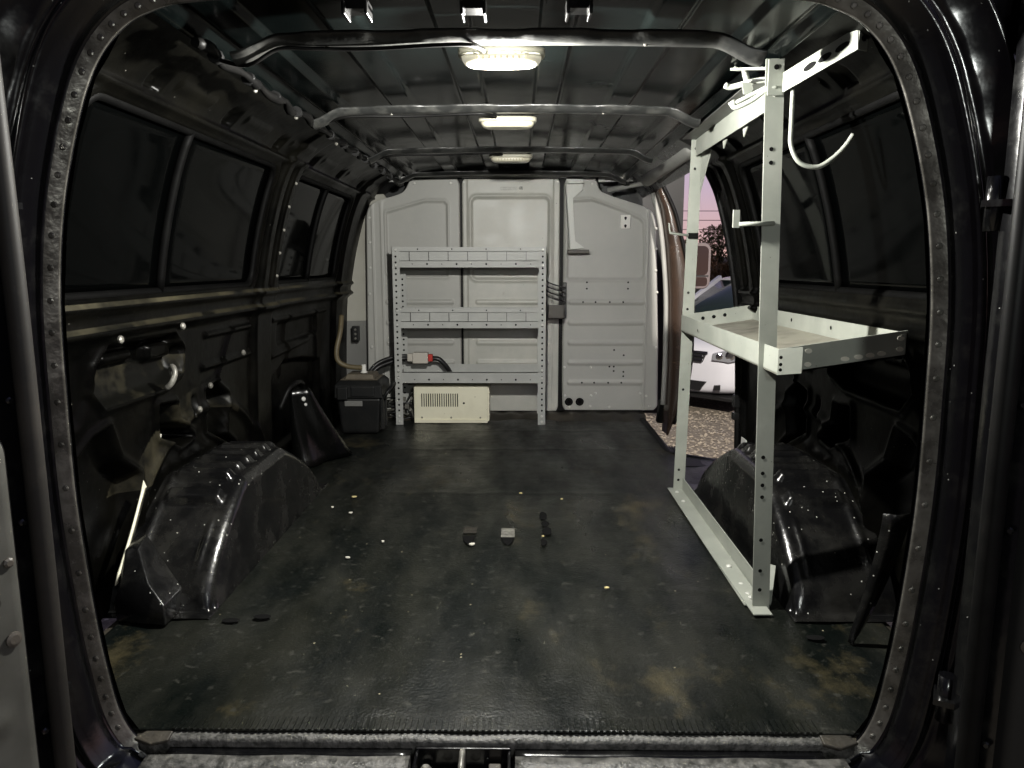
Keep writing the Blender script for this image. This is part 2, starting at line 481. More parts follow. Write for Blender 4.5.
# ---- roof
def zroof(x): return 1.380 - .035 * (x / .62) ** 2
xs = np.linspace(-.625, .625, 300); ys = np.linspace(.0, 3.3, 240)
x_, y_ = np.meshgrid(xs, ys)
dz = np.zeros(x_.shape)
for xr in (-.54, -.325, -.10, .125, .35, .555):
    dz += .013 * sst(-np.abs(x_ - xr), -.046, -.030)
dz += .0015 * wob(x_, y_, 9, 5)
dz += .03 * sst(np.abs(x_), .585, .625)
P = np.stack([x_, y_, zroof(x_) - dz], -1)
ce = obj('ceiling', grid_bm(P, flip=True), BLACKR); tag(ce, kind='structure')
BOWS = (.352, 1.13, 1.94, 2.72)
for yb in BOWS:
    hw = .535 if yb < .5 else .59
    xs_ = np.linspace(-hw, hw, 90)
    rings = []
    for x in xs_:
        zb = 1.322 - .016 * sst(-yb, -.8, -.5) - .012 * (x / .6) ** 2 - .034 * float(sst(abs(x), (.535 if yb < .5 else .59) - .10, .535 if yb < .5 else .59))
        w = .022 + .008 * sum(float(sst(-abs(x - xr), -.085, -.05)) for xr in (-.325, -.10, .125, .35, -.56, .575))
        zt = zb + .022
        rings.append([(x, yb - w - .012, zt - .004), (x, yb - w - .010, zt - .010), (x, yb - .017, zb + .003), (x, yb - .013, zb), (x, yb + .013, zb), (x, yb + .017, zb + .003),
                      (x, yb + .026, zt - .010), (x, yb + .030, zt - .004)])
    bm = BM(); loft(bm, rings, cap=False); fix(bm)
    obj('roof_bow', bm, BOWP, ce)
# bright scrape points / screws on the bows
for yb in BOWS[:2]:
    bm = BM()
    for x in (-.35, .30):
        zb = 1.322 - .016 * sst(-yb, -.8, -.5) - .012 * (x / .6) ** 2 - .034 * float(sst(abs(x), (.535 if yb < .5 else .59) - .10, .535 if yb < .5 else .59))
        disc(bm, (x, yb - .0, zb), (0, 0, -1), .004, h=.003)
    obj_each('bow_screw', fix(bm), STEEL, ce)

# ---- rear door aperture
half = [(0, -.045), (-.35, -.045), (-.58, -.043), (-.655, -.015), (-.690, .04), (-.708, .13), (-.722, .25), (-.735, .45), (-.735, .65),
        (-.730, .80), (-.712, .94), (-.682, 1.06), (-.645, 1.16), (-.60, 1.222), (-.545, 1.256), (-.46, 1.272), (-.2, 1.280)]
loop = [Vector((x, z, 0)) for x, z in half] + [Vector((0, 1.281, 0))] + [Vector((-x, z, 0)) for x, z in half[:0:-1]]
loop = spline(loop, 8, closed=True)
n = len(loop); nrm = []
for i in range(n):
    t = (loop[(i + 1) % n] - loop[(i - 1) % n]).normalized()
    nn = Vector((t.y, -t.x, 0))
    nrm.append(nn)
if nrm[0].y > 0: nrm = [-v for v in nrm]
prof = [(.20, .115), (.10, .10), (.03, .045), (.004, .012), (0, 0), (.002, -.004), (.024, -.008), (.028, -.012), (.030, -.036), (.045, -.040), (.050, -.052), (.058, -.056), (.064, -.050), (.068, -.044), (.074, -.052),
        (.080, -.058), (.112, -.060), (.117, -.074), (.124, -.078), (.130, -.070), (.150, -.072), (.175, -.068), (.20, -.045), (.215, .0)]
bm = BM(); R = []
for i in range(n):
    r = []
    for k, (o, y) in enumerate(prof):
        low = loop[i].y < .02
        rip = .0015 * math.sin(i * 1.1) if k in (15, 16) else 0
        oo = o * (1.0 if not (nrm[i].y < -.7) else .6)       # the sill is lower and narrower than the jambs
        r.append(bm.verts.new((loop[i].x + nrm[i].x * oo, y + rip, loop[i].y + nrm[i].y * oo)))
    R.append(r)
for i in range(n):
    A, B = R[i], R[(i + 1) % n]
    for k in range(len(prof) - 1):
        f = bm.faces.new((A[k], A[k + 1], B[k + 1], B[k])); f.smooth = True
        f.material_index = 1 if k in (4, 5, 12) else (2 if nrm[i].y < -.8 and k in (3, 4, 5, 6, 11, 12) else 0)  # ridge in lighter flange metal: worn edge plus a painted specular streak
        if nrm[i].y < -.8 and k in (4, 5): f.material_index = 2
fix(bm)
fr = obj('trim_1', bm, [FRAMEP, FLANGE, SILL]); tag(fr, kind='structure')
# spot-weld dimples along the flange
bm = BM()
for i in range(0, n, 3):
    if nrm[i].y < -.5: continue
    p = loop[i] + nrm[i] * .012
    disc(bm, (p.x, -.0062, p.y), (0, -1, 0), .0055, h=.003, seg=8)
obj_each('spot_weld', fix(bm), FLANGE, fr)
# header lock brackets seen under the rear header
for x0 in (-.235, -.035, .145):
    bm = BM(); box(bm, x0 - .022, x0 + .022, .09, .13, 1.290, 1.305); box(bm, x0 - .022, x0 - .016, .08, .13, 1.278, 1.30); box(bm, x0 + .016, x0 + .022, .08, .13, 1.278, 1.30)
    obj('header_bracket', fix(bm), BLACK, fr, bevel=.002)
# header inner closing panel from flange to roof
x_, t_ = np.meshgrid(np.linspace(-.65, .65, 60), np.linspace(0, 1, 14))
P = np.stack([x_, .015 + .13 * t_, (1.286 + (zroof(x_) - .01 - 1.286) * (t_ ** .7))], -1)
obj('header_panel', grid_bm(P), BLACK, fr)
# D pillar inner closing panels between the flange and the side walls
for s in (-1, 1):
    zz = np.linspace(-.03, 1.26, 40); rows = []
    for z in zz:
        fxx = np.interp(z, [p[1] for p in half[3:14]], [-p[0] for p in half[3:14]])
        rows.append([(s * (fxx + (float(wx(z)) + .0 - fxx) * t), .012 + .11 * math.sin(t * PI / 2) , z) for t in np.linspace(0, 1, 10)])
    obj('pillar_panel', grid_bm(np.array(rows), flip=s < 0), BLACK, fr)

# ---- sill latch
lt = thing('door_latch_striker', (-.075, -.06, -.04), 'steel door striker with bolts in the cutout of the rear sill', 'latch')
bm = BM()
x0, x1 = -.145, .03
for a in ((x0, x1, -.085, -.078, -.062, -.030), (x0, x1, -.015, -.008, -.062, -.014), (x0, x0 + .006, -.08, -.010, -.062, -.018), (x1 - .006, x1, -.08, -.010, -.062, -.018), (x0, x1, -.08, -.010, -.062, -.056)):
    box(bm, *a)
obj('recess_tray', fix(bm), [FRAMEP], lt, bevel=.002)
bm = BM(); tube(bm, spline([(-.058, -.070, -.056), (-.058, -.068, -.028), (-.058, -.060, -.018), (-.058, -.030, -.014), (-.058, -.018, -.020), (-.058, -.017, -.056)], 4), .0055, 8)
obj('striker_loop', bm, STEEL, lt)
bm = BM(); box(bm, -.11, -.02, -.07, -.02, -.056, -.050); obj('striker_plate', fix(bm), STEEL, lt, bevel=.002)
bm = BM(); box(bm, -.01, .012, -.07, -.025, -.056, -.036); obj('stop_block', fix(bm), BROWNB, lt, bevel=.002)
for x, y in ((-.125, -.028), (-.088, -.04), (-.035, -.04)):
    bm = BM(); disc(bm, (x, y, -.052), (0, 0, 1), .010, h=.012, seg=6); obj('bolt', fix(bm), STEEL, lt)
bm = BM(); prism(bm, [(-.135, -.062, -.052), (-.110, -.062, -.052), (-.112, -.044, -.038), (-.132, -.044, -.038)], (0, 0, .006)); obj('bent_tab', fix(bm), STEEL, lt)

# ---- rear sill: dusty lip, dark channel, outer lip; cut out for the latch
def sill(xa, xb, pts, name, m, parent=None):
    bm = BM(); xs_ = np.linspace(xa, xb, max(2, int((xb - xa) / .02)))
    loft(bm, [[(x, y, z + .0012 * math.sin(x * 31) * (i in (1, 2))) for i, (y, z) in enumerate(pts)] for x in xs_]); fix(bm)
    return obj(name, bm, m, parent)
sl = sill(-.66, .66, [(.03, -.012), (.024, -.0045), (-.003, -.0035), (-.007, -.010), (-.007, -.04), (.03, -.04)], 'trim_2', SILL); tag(sl, kind='structure')
for xa, xb in ((-.60, -.152), (.038, .60)):
    sill(xa, xb, [(-.006, -.020), (-.031, -.022), (-.031, -.05), (-.006, -.05)], 'channel', FRAMEP, sl)
    sill(xa - .03 * (xa < -.5), xb + .03 * (xb > .5), [(-.030, -.024), (-.034, -.0165), (-.066, -.0175), (-.074, -.03), (-.074, -.09), (-.03, -.09)], 'outer_lip', SILL, sl)
for s_ in (-1, 1):
    bm = BM(); prism(bm, [(s_ * .65, .008, -.003), (s_ * .60, .008, -.003), (s_ * .60, -.015, -.006), (s_ * .63, -.022, -.010), (s_ * .665, -.01, -.006)], (0, 0, .006)); obj('corner_tab', fix(bm), FLOORM, sl, bevel=.002)

# ---- floor and rubber mat
def xright(y):      # step well at the side door
    return .945 - .185 * sst(y, 1.93, 2.12)
t_, y_ = np.meshgrid(np.linspace(0, 1, 160), np.linspace(.0, 3.25, 240))
x_ = -.95 + (xright(y_) + .95) * t_
z_ = -.006 + .0045 * np.cos(x_ * 2 * PI / .115) * sst(y_, .1, .3)
z_ += .03 * sst(y_, 2.84, 2.90)
fl = obj('floor', grid_bm(np.stack([x_, y_, z_], -1)), FLOORM); tag(fl, kind='structure')

def rubber_mat_material():
    m = bpy.data.materials.new('worn_black_rubber_mat'); m.use_nodes = True
    nt = m.node_tree; N = nt.nodes; L = nt.links; b = N['Principled BSDF']
    tc = N.new('ShaderNodeTexCoord'); src = tc.outputs['Object']
    def noise(scale, detail, stretch=None, rough=.6):
        nz = N.new('ShaderNodeTexNoise'); nz.inputs['Scale'].default_value = scale; nz.inputs['Detail'].default_value = detail
        nz.inputs['Roughness'].default_value = rough
        if stretch:
            mp = N.new('ShaderNodeMapping'); mp.inputs['Scale'].default_value = stretch; L.new(src, mp.inputs['Vector']); L.new(mp.outputs['Vector'], nz.inputs['Vector'])
        else: L.new(src, nz.inputs['Vector'])
        return nz.outputs['Fac']
    def rng_(v, a, b_, c=0, d=1):
        r = N.new('ShaderNodeMapRange'); r.inputs[1].default_value = a; r.inputs[2].default_value = b_; r.inputs[3].default_value = c; r.inputs[4].default_value = d
        L.new(v, r.inputs[0]); return r.outputs[0]
    def mix(f, a, c):
        x = N.new('ShaderNodeMix'); x.data_type = 'RGBA'; L.new(f, x.inputs[0])
        if isinstance(a, tuple): x.inputs[6].default_value = (*a, 1)
        else: L.new(a, x.inputs[6])
        x.inputs[7].default_value = (*c, 1); return x.outputs[2]
    streak = rng_(noise(3.2, 6, (1.7, .7, 1)), .40, .64)
    c = mix(streak, (.0016, .0028, .0023), (.014, .0145, .0112))
    stain = rng_(noise(2.6, 8, (1.2, .8, 1), .7), .57, .70)
    c = mix(stain, c, (.050, .042, .022))
    fine = rng_(noise(38, 4), .60, .72)
    c = mix(fine, c, (.032, .032, .027))
    vo = N.new('ShaderNodeTexVoronoi'); vo.inputs['Scale'].default_value = 26; L.new(src, vo.inputs['Vector'])
    lt_ = N.new('ShaderNodeMath'); lt_.operation = 'LESS_THAN'; lt_.inputs[1].default_value = .06; L.new(vo.outputs['Distance'], lt_.inputs[0])
    sc = N.new('ShaderNodeSeparateColor'); L.new(vo.outputs['Color'], sc.inputs[0])
    gt = N.new('ShaderNodeMath'); gt.operation = 'GREATER_THAN'; gt.inputs[1].default_value = .8; L.new(sc.outputs[0], gt.inputs[0])
    mu = N.new('ShaderNodeMath'); mu.operation = 'MULTIPLY'; L.new(lt_.outputs[0], mu.inputs[0]); L.new(gt.outputs[0], mu.inputs[1])
    c = mix(mu.outputs[0], c, (.28, .25, .17))
    L.new(c, b.inputs['Base Color'])
    L.new(rng_(noise(3.0, 6, (1.7, .6, 1)), .38, .66, .52, .24), b.inputs['Roughness'])
    b.inputs['Specular IOR Level'].default_value = .30
    bp = N.new('ShaderNodeBump'); bp.inputs['Strength'].default_value = .22; bp.inputs['Distance'].default_value = .01
    L.new(noise(160, 3), bp.inputs['Height'])
    bp2 = N.new('ShaderNodeBump'); bp2.inputs['Strength'].default_value = .25; bp2.inputs['Distance'].default_value = .02
    L.new(noise(7, 4), bp2.inputs['Height']); L.new(bp.outputs['Normal'], bp2.inputs['Normal'])
    L.new(bp2.outputs['Normal'], b.inputs['Normal'])
    return m
MATM = rubber_mat_material()
t_, y_ = np.meshgrid(np.linspace(0, 1, 420), np.concatenate([np.linspace(.014, .045, 6), np.linspace(.05, 2.80, 420)]))
# no mat where the wheel arches stand: the sheet runs under them
xl = -.925; xr_ = np.minimum(xright(y_) - .02, .925)
x_ = xl + (xr_ - xl) * t_
yfront = y_ + sst(y_, 2.5, 2.8) * (.035 * np.sin(x_ * 7 + 1) + .02 * np.sin(x_ * 17))
z_ = .003 + .0022 * np.cos(x_ * 2 * PI / .23 + .6) + .0018 * wob(x_ * 1.0, y_ * .5, 22, 9) + .0012 * wob(x_, y_, 60, 12)
for yc in (.62, 1.47, 2.15, 2.55): z_ += .002 * np.exp(-((y_ - yc) / .02) ** 2)
z_ = z_ * sst(y_, .014, .08) + .001 * (1 - sst(y_, .014, .08))
fm = obj('floor_mat', grid_bm(np.stack([x_, yfront, z_], -1)), MATM)
s = fm.modifiers.new('thick', 'SOLIDIFY'); s.thickness = .004; s.offset = -1
tag(fm, 'worn black rubber mat with brown stains covering the van floor', 'floor mat')
# comb strip at the rear edge of the mat
bm = BM()
for k in range(105):
    x = -.605 + k * .0116
    box(bm, x, x + .006, .012, .052, -.001, .0048)
o = obj('ribbed_edge', fix(bm), MATM, fm)
# torn seat-anchor openings in the mat
for (x, y, lab) in ((.008, 1.02, 0), (-.115, 1.03, 1)):
    bm = BM()
    for a in range(3 if not lab else 2): box(bm, x - .022, x + .022, y + .03 - .028 * a, y + .052 - .028 * a, .006, .0105)
    obj_each('anchor_plate', fix(bm), STEEL if not lab else FLOORM, fm, bevel=.001)
    bm = BM(); prism(bm, [(x - .022, y - .025, .0086), (x + .022, y - .025, .0086), (x + .014, y - .07, .0086), (x + .002, y - .10, .0086), (x - .014, y - .07, .0086)], (0, 0, .0006)); obj('tear', fix(bm), HOLE, fm)
bm = BM()
for (x, y, r) in ((.125, 1.20, .018), (.13, 1.12, .014), (.135, 1.05, .016), (.12, .95, .012)):
    pts = [(x + r * math.cos(a) * random.uniform(.6, 1.1), y + 2.6 * r * math.sin(a) * random.uniform(.7, 1.1), .0088) for a in np.linspace(0, 2 * PI, 11)[:-1]]
    prism(bm, pts, (0, 0, .0006))
obj_each('tear', fix(bm), HOLE, fm)
bm = BM()
for (x, y) in ((-.655, .43), (-.585, .45), (.73, .36)):
    pts = [(x + .022 * math.cos(a), y + .012 * math.sin(a), .0088) for a in np.linspace(0, 2 * PI, 11)[:-1]]
    prism(bm, pts, (0, 0, .0008))
obj_each('slot', fix(bm), HOLE, fm)

# loose bits on the floor and wheel arch
sp = [(-.62, 1.28, .012), (.20, 1.38, .012), (-.10, .93, .016), (.12, 1.00, .012), (-.46, .82, .012), (-.57, 1.40, .016), (-.54, 1.22, .012), (.28, .62, .012), (-.38, .95, .01), (.05, 1.45, .012)]
labs = ['scrap of straw on the mat near the left wheel arch front', 'pale crumb on the mat toward the rack far post', 'pale flake on the mat just left of the torn anchor slot', 'small yellow flake beside the torn strip in the mat', 'orange leaf bit on the mat beside the left wheel arch',
        'pale splinter on the mat beyond the left wheel arch', 'tan crumb on the mat inside the left wheel arch', 'pale speck on the mat near the rack foot', 'small tan crumb on the mat right of the wheel arch', 'pale chip on the mat behind the anchor slot']
for i, (x, y, r) in enumerate(sp):
    r *= .7
    bm = BM(); k = 7
    pts = [(x + r * math.cos(a) * random.uniform(.4, 1.1), y + r * .8 * math.sin(a) * random.uniform(.5, 1.1), .0095) for a in np.linspace(0, 2 * PI, k + 1)[:-1]]
    prism(bm, pts, (0, 0, .003)); o = obj('debris_flake', fix(bm), DEBRIS if i % 2 else PALE); tag(o, labs[i], 'debris', 'debris on the mat')

# ---- wheel arches (parts of the side walls)
def arch(side, parent):
    u, v = np.meshgrid(np.linspace(0, 1, 150), np.linspace(0, 1, 260))
    y = .44 + v * (1.58 - .44)
    # top profile along y
    top = .262 * sst(y, .50, .80) ** .8 * sst(-y, -1.52, -1.05) ** .75
    top = np.where(y < .80, .262 * np.clip((y - .475) / .30, 0, 1) ** .62, np.where(y > 1.12, .262 * np.clip((1.52 - y) / .40, 0, 1) ** .62, .262))
    top = np.minimum(top, .262 - .0)
    for k in range(3):
        top[1:-1] = (top[:-2] + top[1:-1] * 2 + top[2:]) / 4
    # across: u 0 at wall, top flat to u=.62, rounds, then inner face down to floor
    xo = .975; xi = .725
    ang = np.clip((u - .50) / .24, 0, 1) * PI / 2
    r = .032
    topw = np.maximum(top, 0)
    x = np.where(u < .50, xo + (xi + r - xo) * (u / .50), np.where(u < .74, xi + r - r * np.sin(ang), xi - .012 * (u - .74) / .26))
    z = np.where(u < .50, topw, np.where(u < .74, topw - np.minimum(r, topw) * (1 - np.cos(ang)), np.maximum(topw - r, 0) * (1 - (u - .74) / .26)))
    # transverse stiffening ribs on the top
    mask = sst(u, .10, .15) * sst(-u, -.50, -.44)
    rib = sum(sst(-np.abs(y - yc), -.022, -.012) for yc in (.70, .775, .85, .925, 1.00, 1.075, 1.15))
    z = z + .022 * rib * mask
    # bead round the rear face
    z = z + .006 * np.exp(-((u - .46) / .02) ** 2) * sst(-y, -.66, -.62) * sst(y, .5, .55)
    z = z + .010 * np.exp(-((u - .10) / .03) ** 2) * sst(-y, -1.3, -1.2) * sst(y, .5, .55)
    z = z + .0006 * wob(x, y, 40, 21) * (topw > .02)
    # small foot flange on the floor
    z = np.maximum(z, .0) + .008
    z = np.where(u > .995, .004, z)
    P = np.stack([side * x, y, z], -1)
    return obj('wheel_arch', grid_bm(P, flip=side < 0), WELLP, parent)
arch(-1, wl); arch(1, wr)
# foil scrap, sill lip and painted strip of gap light behind the left arch
bm = BM(); prism(bm, [(-.985, .70, .365), (-.985, .79, .352), (-.978, .80, .385), (-.98, .72, .42)], (.006, 0, 0)); o = obj('foil_scrap', fix(bm), PALE); tag(o, 'crumpled pale scrap in the wall cavity above the left wheel arch', 'scrap')
bm = BM()
rows = [[(-.925, .42 + .16 * t, .10 + .16 * t + .03 * t * t), (-.925, .445 + .16 * t, .10 + .16 * t + .03 * t * t), (-.93, .44 + .16 * t, .12 + .16 * t + .03 * t * t)] for t in np.linspace(0, 1, 8)]
loft(bm, rows); o = obj('gap_light_strip', fix(bm), CREAM, wl)
bm = BM(); loft(bm, [[(-.93, .42, z0), (-.80, .40, z0), (-.80, .50, z0), (-.93, .52, z0)] for z0 in (.008, .06)] + [[(-.92, .43, .10), (-.85, .43, .10), (-.85, .52, .12), (-.92, .54, .12)], [(-.925, .48, .17), (-.895, .48, .17), (-.895, .53, .19), (-.925, .55, .19)]])
obj('corner_gusset', fix(bm), WELLP, wl, bevel=.004)
# brackets and bolts on the left wall
bm = BM()
for (y, z) in ((.50, .685), (.83, .690), (1.02, .49), (.94, .43), (1.30, .56)):
    disc(bm, (-float(wx(z)) + .016, y, z), (1, 0, 0), .010, h=.008, seg=8)
obj_each('wall_bolt', fix(bm), STEEL, wl)
bm = BM()
tube(bm, spline([(-.90, .70, .535), (-.885, .70, .55), (-.88, .71, .575), (-.89, .72, .59), (-.90, .735, .58), (-.895, .735, .555)], 4), .008, 7)
obj('latch_hook', bm, STEEL, wl)
bm = BM()
for z in np.linspace(.82, 1.16, 5): disc(bm, (-float(wx(z)) + .024, 1.585, z), (1, 0, 0), .006, h=.006)
obj_each('pillar_clip', fix(bm), STEEL, wl)

# ------------------------------------------------------------------ partition
YP = 2.95
def panel(xl, xr, z0, z1, feat, nx=150, nz=220):
    """sheet panel between the outline functions xl(z), xr(z)"""
    zz = np.linspace(z0, z1, nz); t = np.linspace(0, 1, nx)
    t = np.concatenate([[0], np.linspace(.0, 1, nx - 2), [1]])
    L_ = np.array([xl(z) for z in zz]); R_ = np.array([xr(z) for z in zz])
    x = L_[:, None] + (R_ - L_)[:, None] * t[None, :]
    z = np.repeat(zz[:, None], nx, 1)
    d = feat(x, z)
    ex = np.minimum(x - L_[:, None], R_[:, None] - x); ez = np.minimum(z - z0, z1 - z)
    d = d - .010 * (1 - sst(np.minimum(ex, ez), 0, .006))
    y = YP - d
    y[:, 0] += .03; y[:, -1] += .03; y[0] += .03; y[-1] += .03
    return grid_bm(np.stack([x, y, z], -1))
def pw(pts):
    zs_ = [p[1] for p in pts]; xs_ = [p[0] for p in pts]
    return lambda z: float(sum(np.interp(z + o, zs_, xs_) for o in (-.012, -.006, 0, .006, .012)) / 5)
RIBZ = (.655, .539, .425, .311, .197)
def groove(s, w=.005, h=.008): return -h * np.exp(-(s / w) ** 2)
def feat_left(x, z):
    win = sd_poly(x, z, [(-.695, .82), (-.695, 1.145), (-.48, 1.205), (-.375, 1.205), (-.36, 1.19), (-.36, .80), (-.68, .80)])
    d = -.008 * sst(-win, -.006, .006) + .004 * np.exp(-((win - .008) / .006) ** 2)
    for zr in RIBZ: d = d + .008 * sst(-(sd_seg(x, z, (-.70, zr), (-.34, zr)) - .010), -.006, .004)
    for xv in (-.775, -.725): d = d + .006 * np.exp(-((x - xv) / .005) ** 2)
    return d + .0008 * wob(x, z, 12, 31)
def feat_mid(x, z):
    win = sd_rect(x, z, -.008, 1.006, .213, .221, .03)
    d = -.010 * sst(-win, -.006, .008) + .006 * np.exp(-((win - .010) / .007) ** 2)
    for zr in RIBZ: d = d + .008 * sst(-(sd_seg(x, z, (-.19, zr), (.20, zr)) - .010), -.006, .004)
    d = d + .010 * sst(-np.minimum(x + .279, .262 - x), -.03, -.015) * 0
    d = d - .006 * sst(-np.minimum(x + .277, .262 - x), -.034, -.028)
    return d + .0008 * wob(x, z, 12, 32)
def feat_right(x, z):
    win = sd_poly(x, z, [(.312, .795), (.312, 1.205), (.44, 1.213), (.62, 1.15), (.705, 1.112), (.728, 1.085), (.737, .80), (.72, .785), (.325, .785)])
    d = -.008 * sst(-win, -.006, .006) + .004 * np.exp(-((win - .008) / .006) ** 2)
    for zr in RIBZ: d = d + .009 * sst(-(sd_seg(x, z, (.33, zr), (.735, zr)) - .010), -.006, .004)
    for xv in (.755,): d = d + .006 * np.exp(-((x - xv) / .005) ** 2)
    return d + .0008 * wob(x, z, 12, 33)
pt = thing('cab_partition', (0, YP, .02), 'grey steel partition of three panels closing the front of the cargo area', 'partition')
bm = panel(pw([(-.80, .025), (-.825, .06), (-.825, .30), (-.81, 1.13), (-.795, 1.18), (-.75, 1.213), (-.62, 1.245), (-.59, 1.27), (-.565, 1.32), (-.545, 1.335)]),
           pw([(-.287, .025), (-.287, 1.305), (-.305, 1.335)]), .025, 1.335, feat_left)
lp = obj('left_panel', bm, GREY, pt)
bm = panel(pw([(-.277, .025), (-.277, 1.31), (-.262, 1.333)]), pw([(.255, .025), (.268, .05), (.268, 1.31), (.255, 1.333)]), .025, 1.333, feat_mid)
mp_ = obj('middle_panel', bm, GREYW, pt)
bm = panel(pw([(.31, .03), (.292, .055), (.287, .2), (.287, 1.30), (.305, 1.335)]),
           pw([(.81, .03), (.838, .055), (.832, .4), (.80, 1.10), (.785, 1.145), (.74, 1.178), (.52, 1.245), (.485, 1.265), (.47, 1.31), (.455, 1.335)]), .03, 1.335, feat_right)
rp = obj('right_panel', bm, GREY, pt)
# backing behind the joints
bm = BM(); box(bm, -.30, -.265, YP + .012, YP + .03, .03, 1.33); box(bm, .255, .30, YP + .012, YP + .03, .03, 1.33); obj_each('joint_strip', fix(bm), RUBBER, pt)
# bolts
def bolts(pts, parent, y=YP, r=.0085):
    bm = BM()
    for (x, z) in pts: disc(bm, (x, y - .001, z), (0, -1, 0), r, h=.006, seg=8)
    obj_each('bolt', fix(bm), BOLT, parent)
bolts([(-.535, 1.305), (-.335, 1.305), (-.79, 1.12), (-.79, .985), (-.792, .845), (-.797, .40), (-.80, .70)], lp)
bolts([(.255, 1.31), (-.265, 1.31)], mp_, r=.006)
bolts([(.305, 1.31), (.44, 1.30), (.80, 1.06), (.802, .95), (.805, .83), (.815, .71), (.818, .40), (.30, .285), (.45, .285), (.305, .12), (.33, .055), (.45, .06), (.48, .135), (.455, .12), (.735, .135), (.77, .12), (.79, .06), (.56, .055)], rp, r=.0075)
bm = BM()
for (x, z) in ((.42, .765), (.42, .73), (.65, .765), (.65, .73), (.40, .655), (.47, .655), (.55, .655), (.625, .655), (.58, .385), (.635, .355), (.58, .29), (.58, .265), (.635, .26), (.635, .235), (.40, .197), (.47, .197), (.55, .197), (.625, .197), (.555, .29)):
    disc(bm, (x, YP - .010, z), (0, -1, 0), .0055, seg=8)
obj_each('screw_hole', bm, HOLE, rp)
for x in (.328, .390):
    bm = BM(); tube(bm, [(x + .018 * math.cos(a), YP - .003, .085 + .018 * math.sin(a)) for a in np.linspace(0, 2 * PI, 17)[:-1]], .006, 8, closed=True)
    disc(bm, (x, YP - .003, .085), (0, -1, 0), .016, mi=1, seg=14)
    obj('grommet', bm, [RUBBER, HOLE], rp)
# illegible embossed maker's mark: low strokes and a ring
bm = BM()
for k in range(7):
    x = -.062 + k * .0135
    box(bm, x, x + .0028, YP - .0055, YP + .001, 1.268, 1.284); box(bm, x, x + .0105, YP - .0055, YP + .001, 1.281, 1.284)
    box(bm, x, x + .0105, YP - .0055, YP + .001, 1.268, 1.271)
    if k % 2: box(bm, x + .008, x + .0105, YP - .0055, YP + .001, 1.268, 1.284)
tube(bm, [(.050 + .009 * math.cos(a), YP - .002, 1.277 + .009 * math.sin(a)) for a in np.linspace(0, 2 * PI, 17)[:-1]], .0022, 6, closed=True)
tube(bm, [(.045, YP - .003, 1.273), (.055, YP - .003, 1.281)], .002, 6)
obj('embossed_mark', fix(bm), GREY, mp_)
# keyhole plate
kp = thing('keyhole_plate', (.627, YP - .002, 1.058), 'small white rectangular plate with two keyholes high on the right partition panel', 'plate')
bm = BM(); box(bm, .600, .655, YP - .012, YP + .004, 1.060, 1.134); obj('plate', fix(bm), WHITE, kp, bevel=.003)
for z in (1.075, 1.117):
    bm = BM(); disc(bm, (.627, YP - .0125, z), (0, -1, 0), .0075, seg=10); disc(bm, (.627, YP - .0125, z - .008), (0, -1, 0), .004, seg=8); obj('keyhole', bm, HOLE, kp)
# header strips fixed across the top of the partition
for (nm, pts, lab) in (('l', [(-.70, 2.93, 1.31), (-.66, 2.93, 1.335), (-.54, 2.93, 1.342), (-.54, 2.93, 1.318), (-.60, 2.93, 1.308)], 'perforated grey steel bracket above the notch of the left partition panel'),
                       ('r', [(.475, 2.93, 1.335), (.74, 2.93, 1.343), (.74, 2.93, 1.315), (.475, 2.93, 1.308)], 'grey steel strip above the notch of the right partition panel')):
    t = thing('mounting_bracket', pts[0], lab, 'bracket')
    bm = BM(); prism(bm, pts, (0, .012, 0)); obj('strip', fix(bm), SHELFM, t, bevel=.001)
    bm = BM()
    for k in range(3):
        x = (-.64 + k * .04) if nm == 'l' else (.60 + k * .045)
        disc(bm, (x, 2.93, 1.327), (0, -1, 0), .007, h=.005)
    obj_each('bolt', fix(bm), BOLT, t)
bm = BM(); box(bm, -.56, .56, 2.925, 2.955, 1.336, 1.349); o = obj('trim_3', fix(bm), SHELFM); tag(o, kind='structure')
# added black sheet standing in for the dark of the cab; cab trims
bm = BM(); box(bm, -1.0, 1.0, 3.20, 3.22, -.03, 1.40); o = obj('cab_dark_sheet', fix(bm), CABLE); tag(o, kind='structure')
rows = []
for z in np.linspace(-.02, 1.24, 30):
    xo = float(wx(z)) + .03; xi = .80 - .07 * float(sst(z, .95, 1.25)); yb = 3.02
    rows.append([(-xo, yb - .03, z), (-xi - .05, yb, z), (-xi, yb + .05, z)])
A = np.array(rows); mi = np.array([[0 if rows[j][0][2] > .52 else 1] * 2 for j in range(29)])
bm = grid_bm(A, mi); o = obj('trim_4', bm, [TRIMC, TRIMG]); tag(o, kind='structure')
bm = BM(); prism(bm, [(-.80, 3.0, 1.19), (-.92, 2.97, 1.19), (-.86, 2.99, 1.245), (-.72, 3.02, 1.255), (-.70, 3.02, 1.225)], (0, .02, 0)); obj('trim_cap', fix(bm), TRIMC, o, bevel=.004)

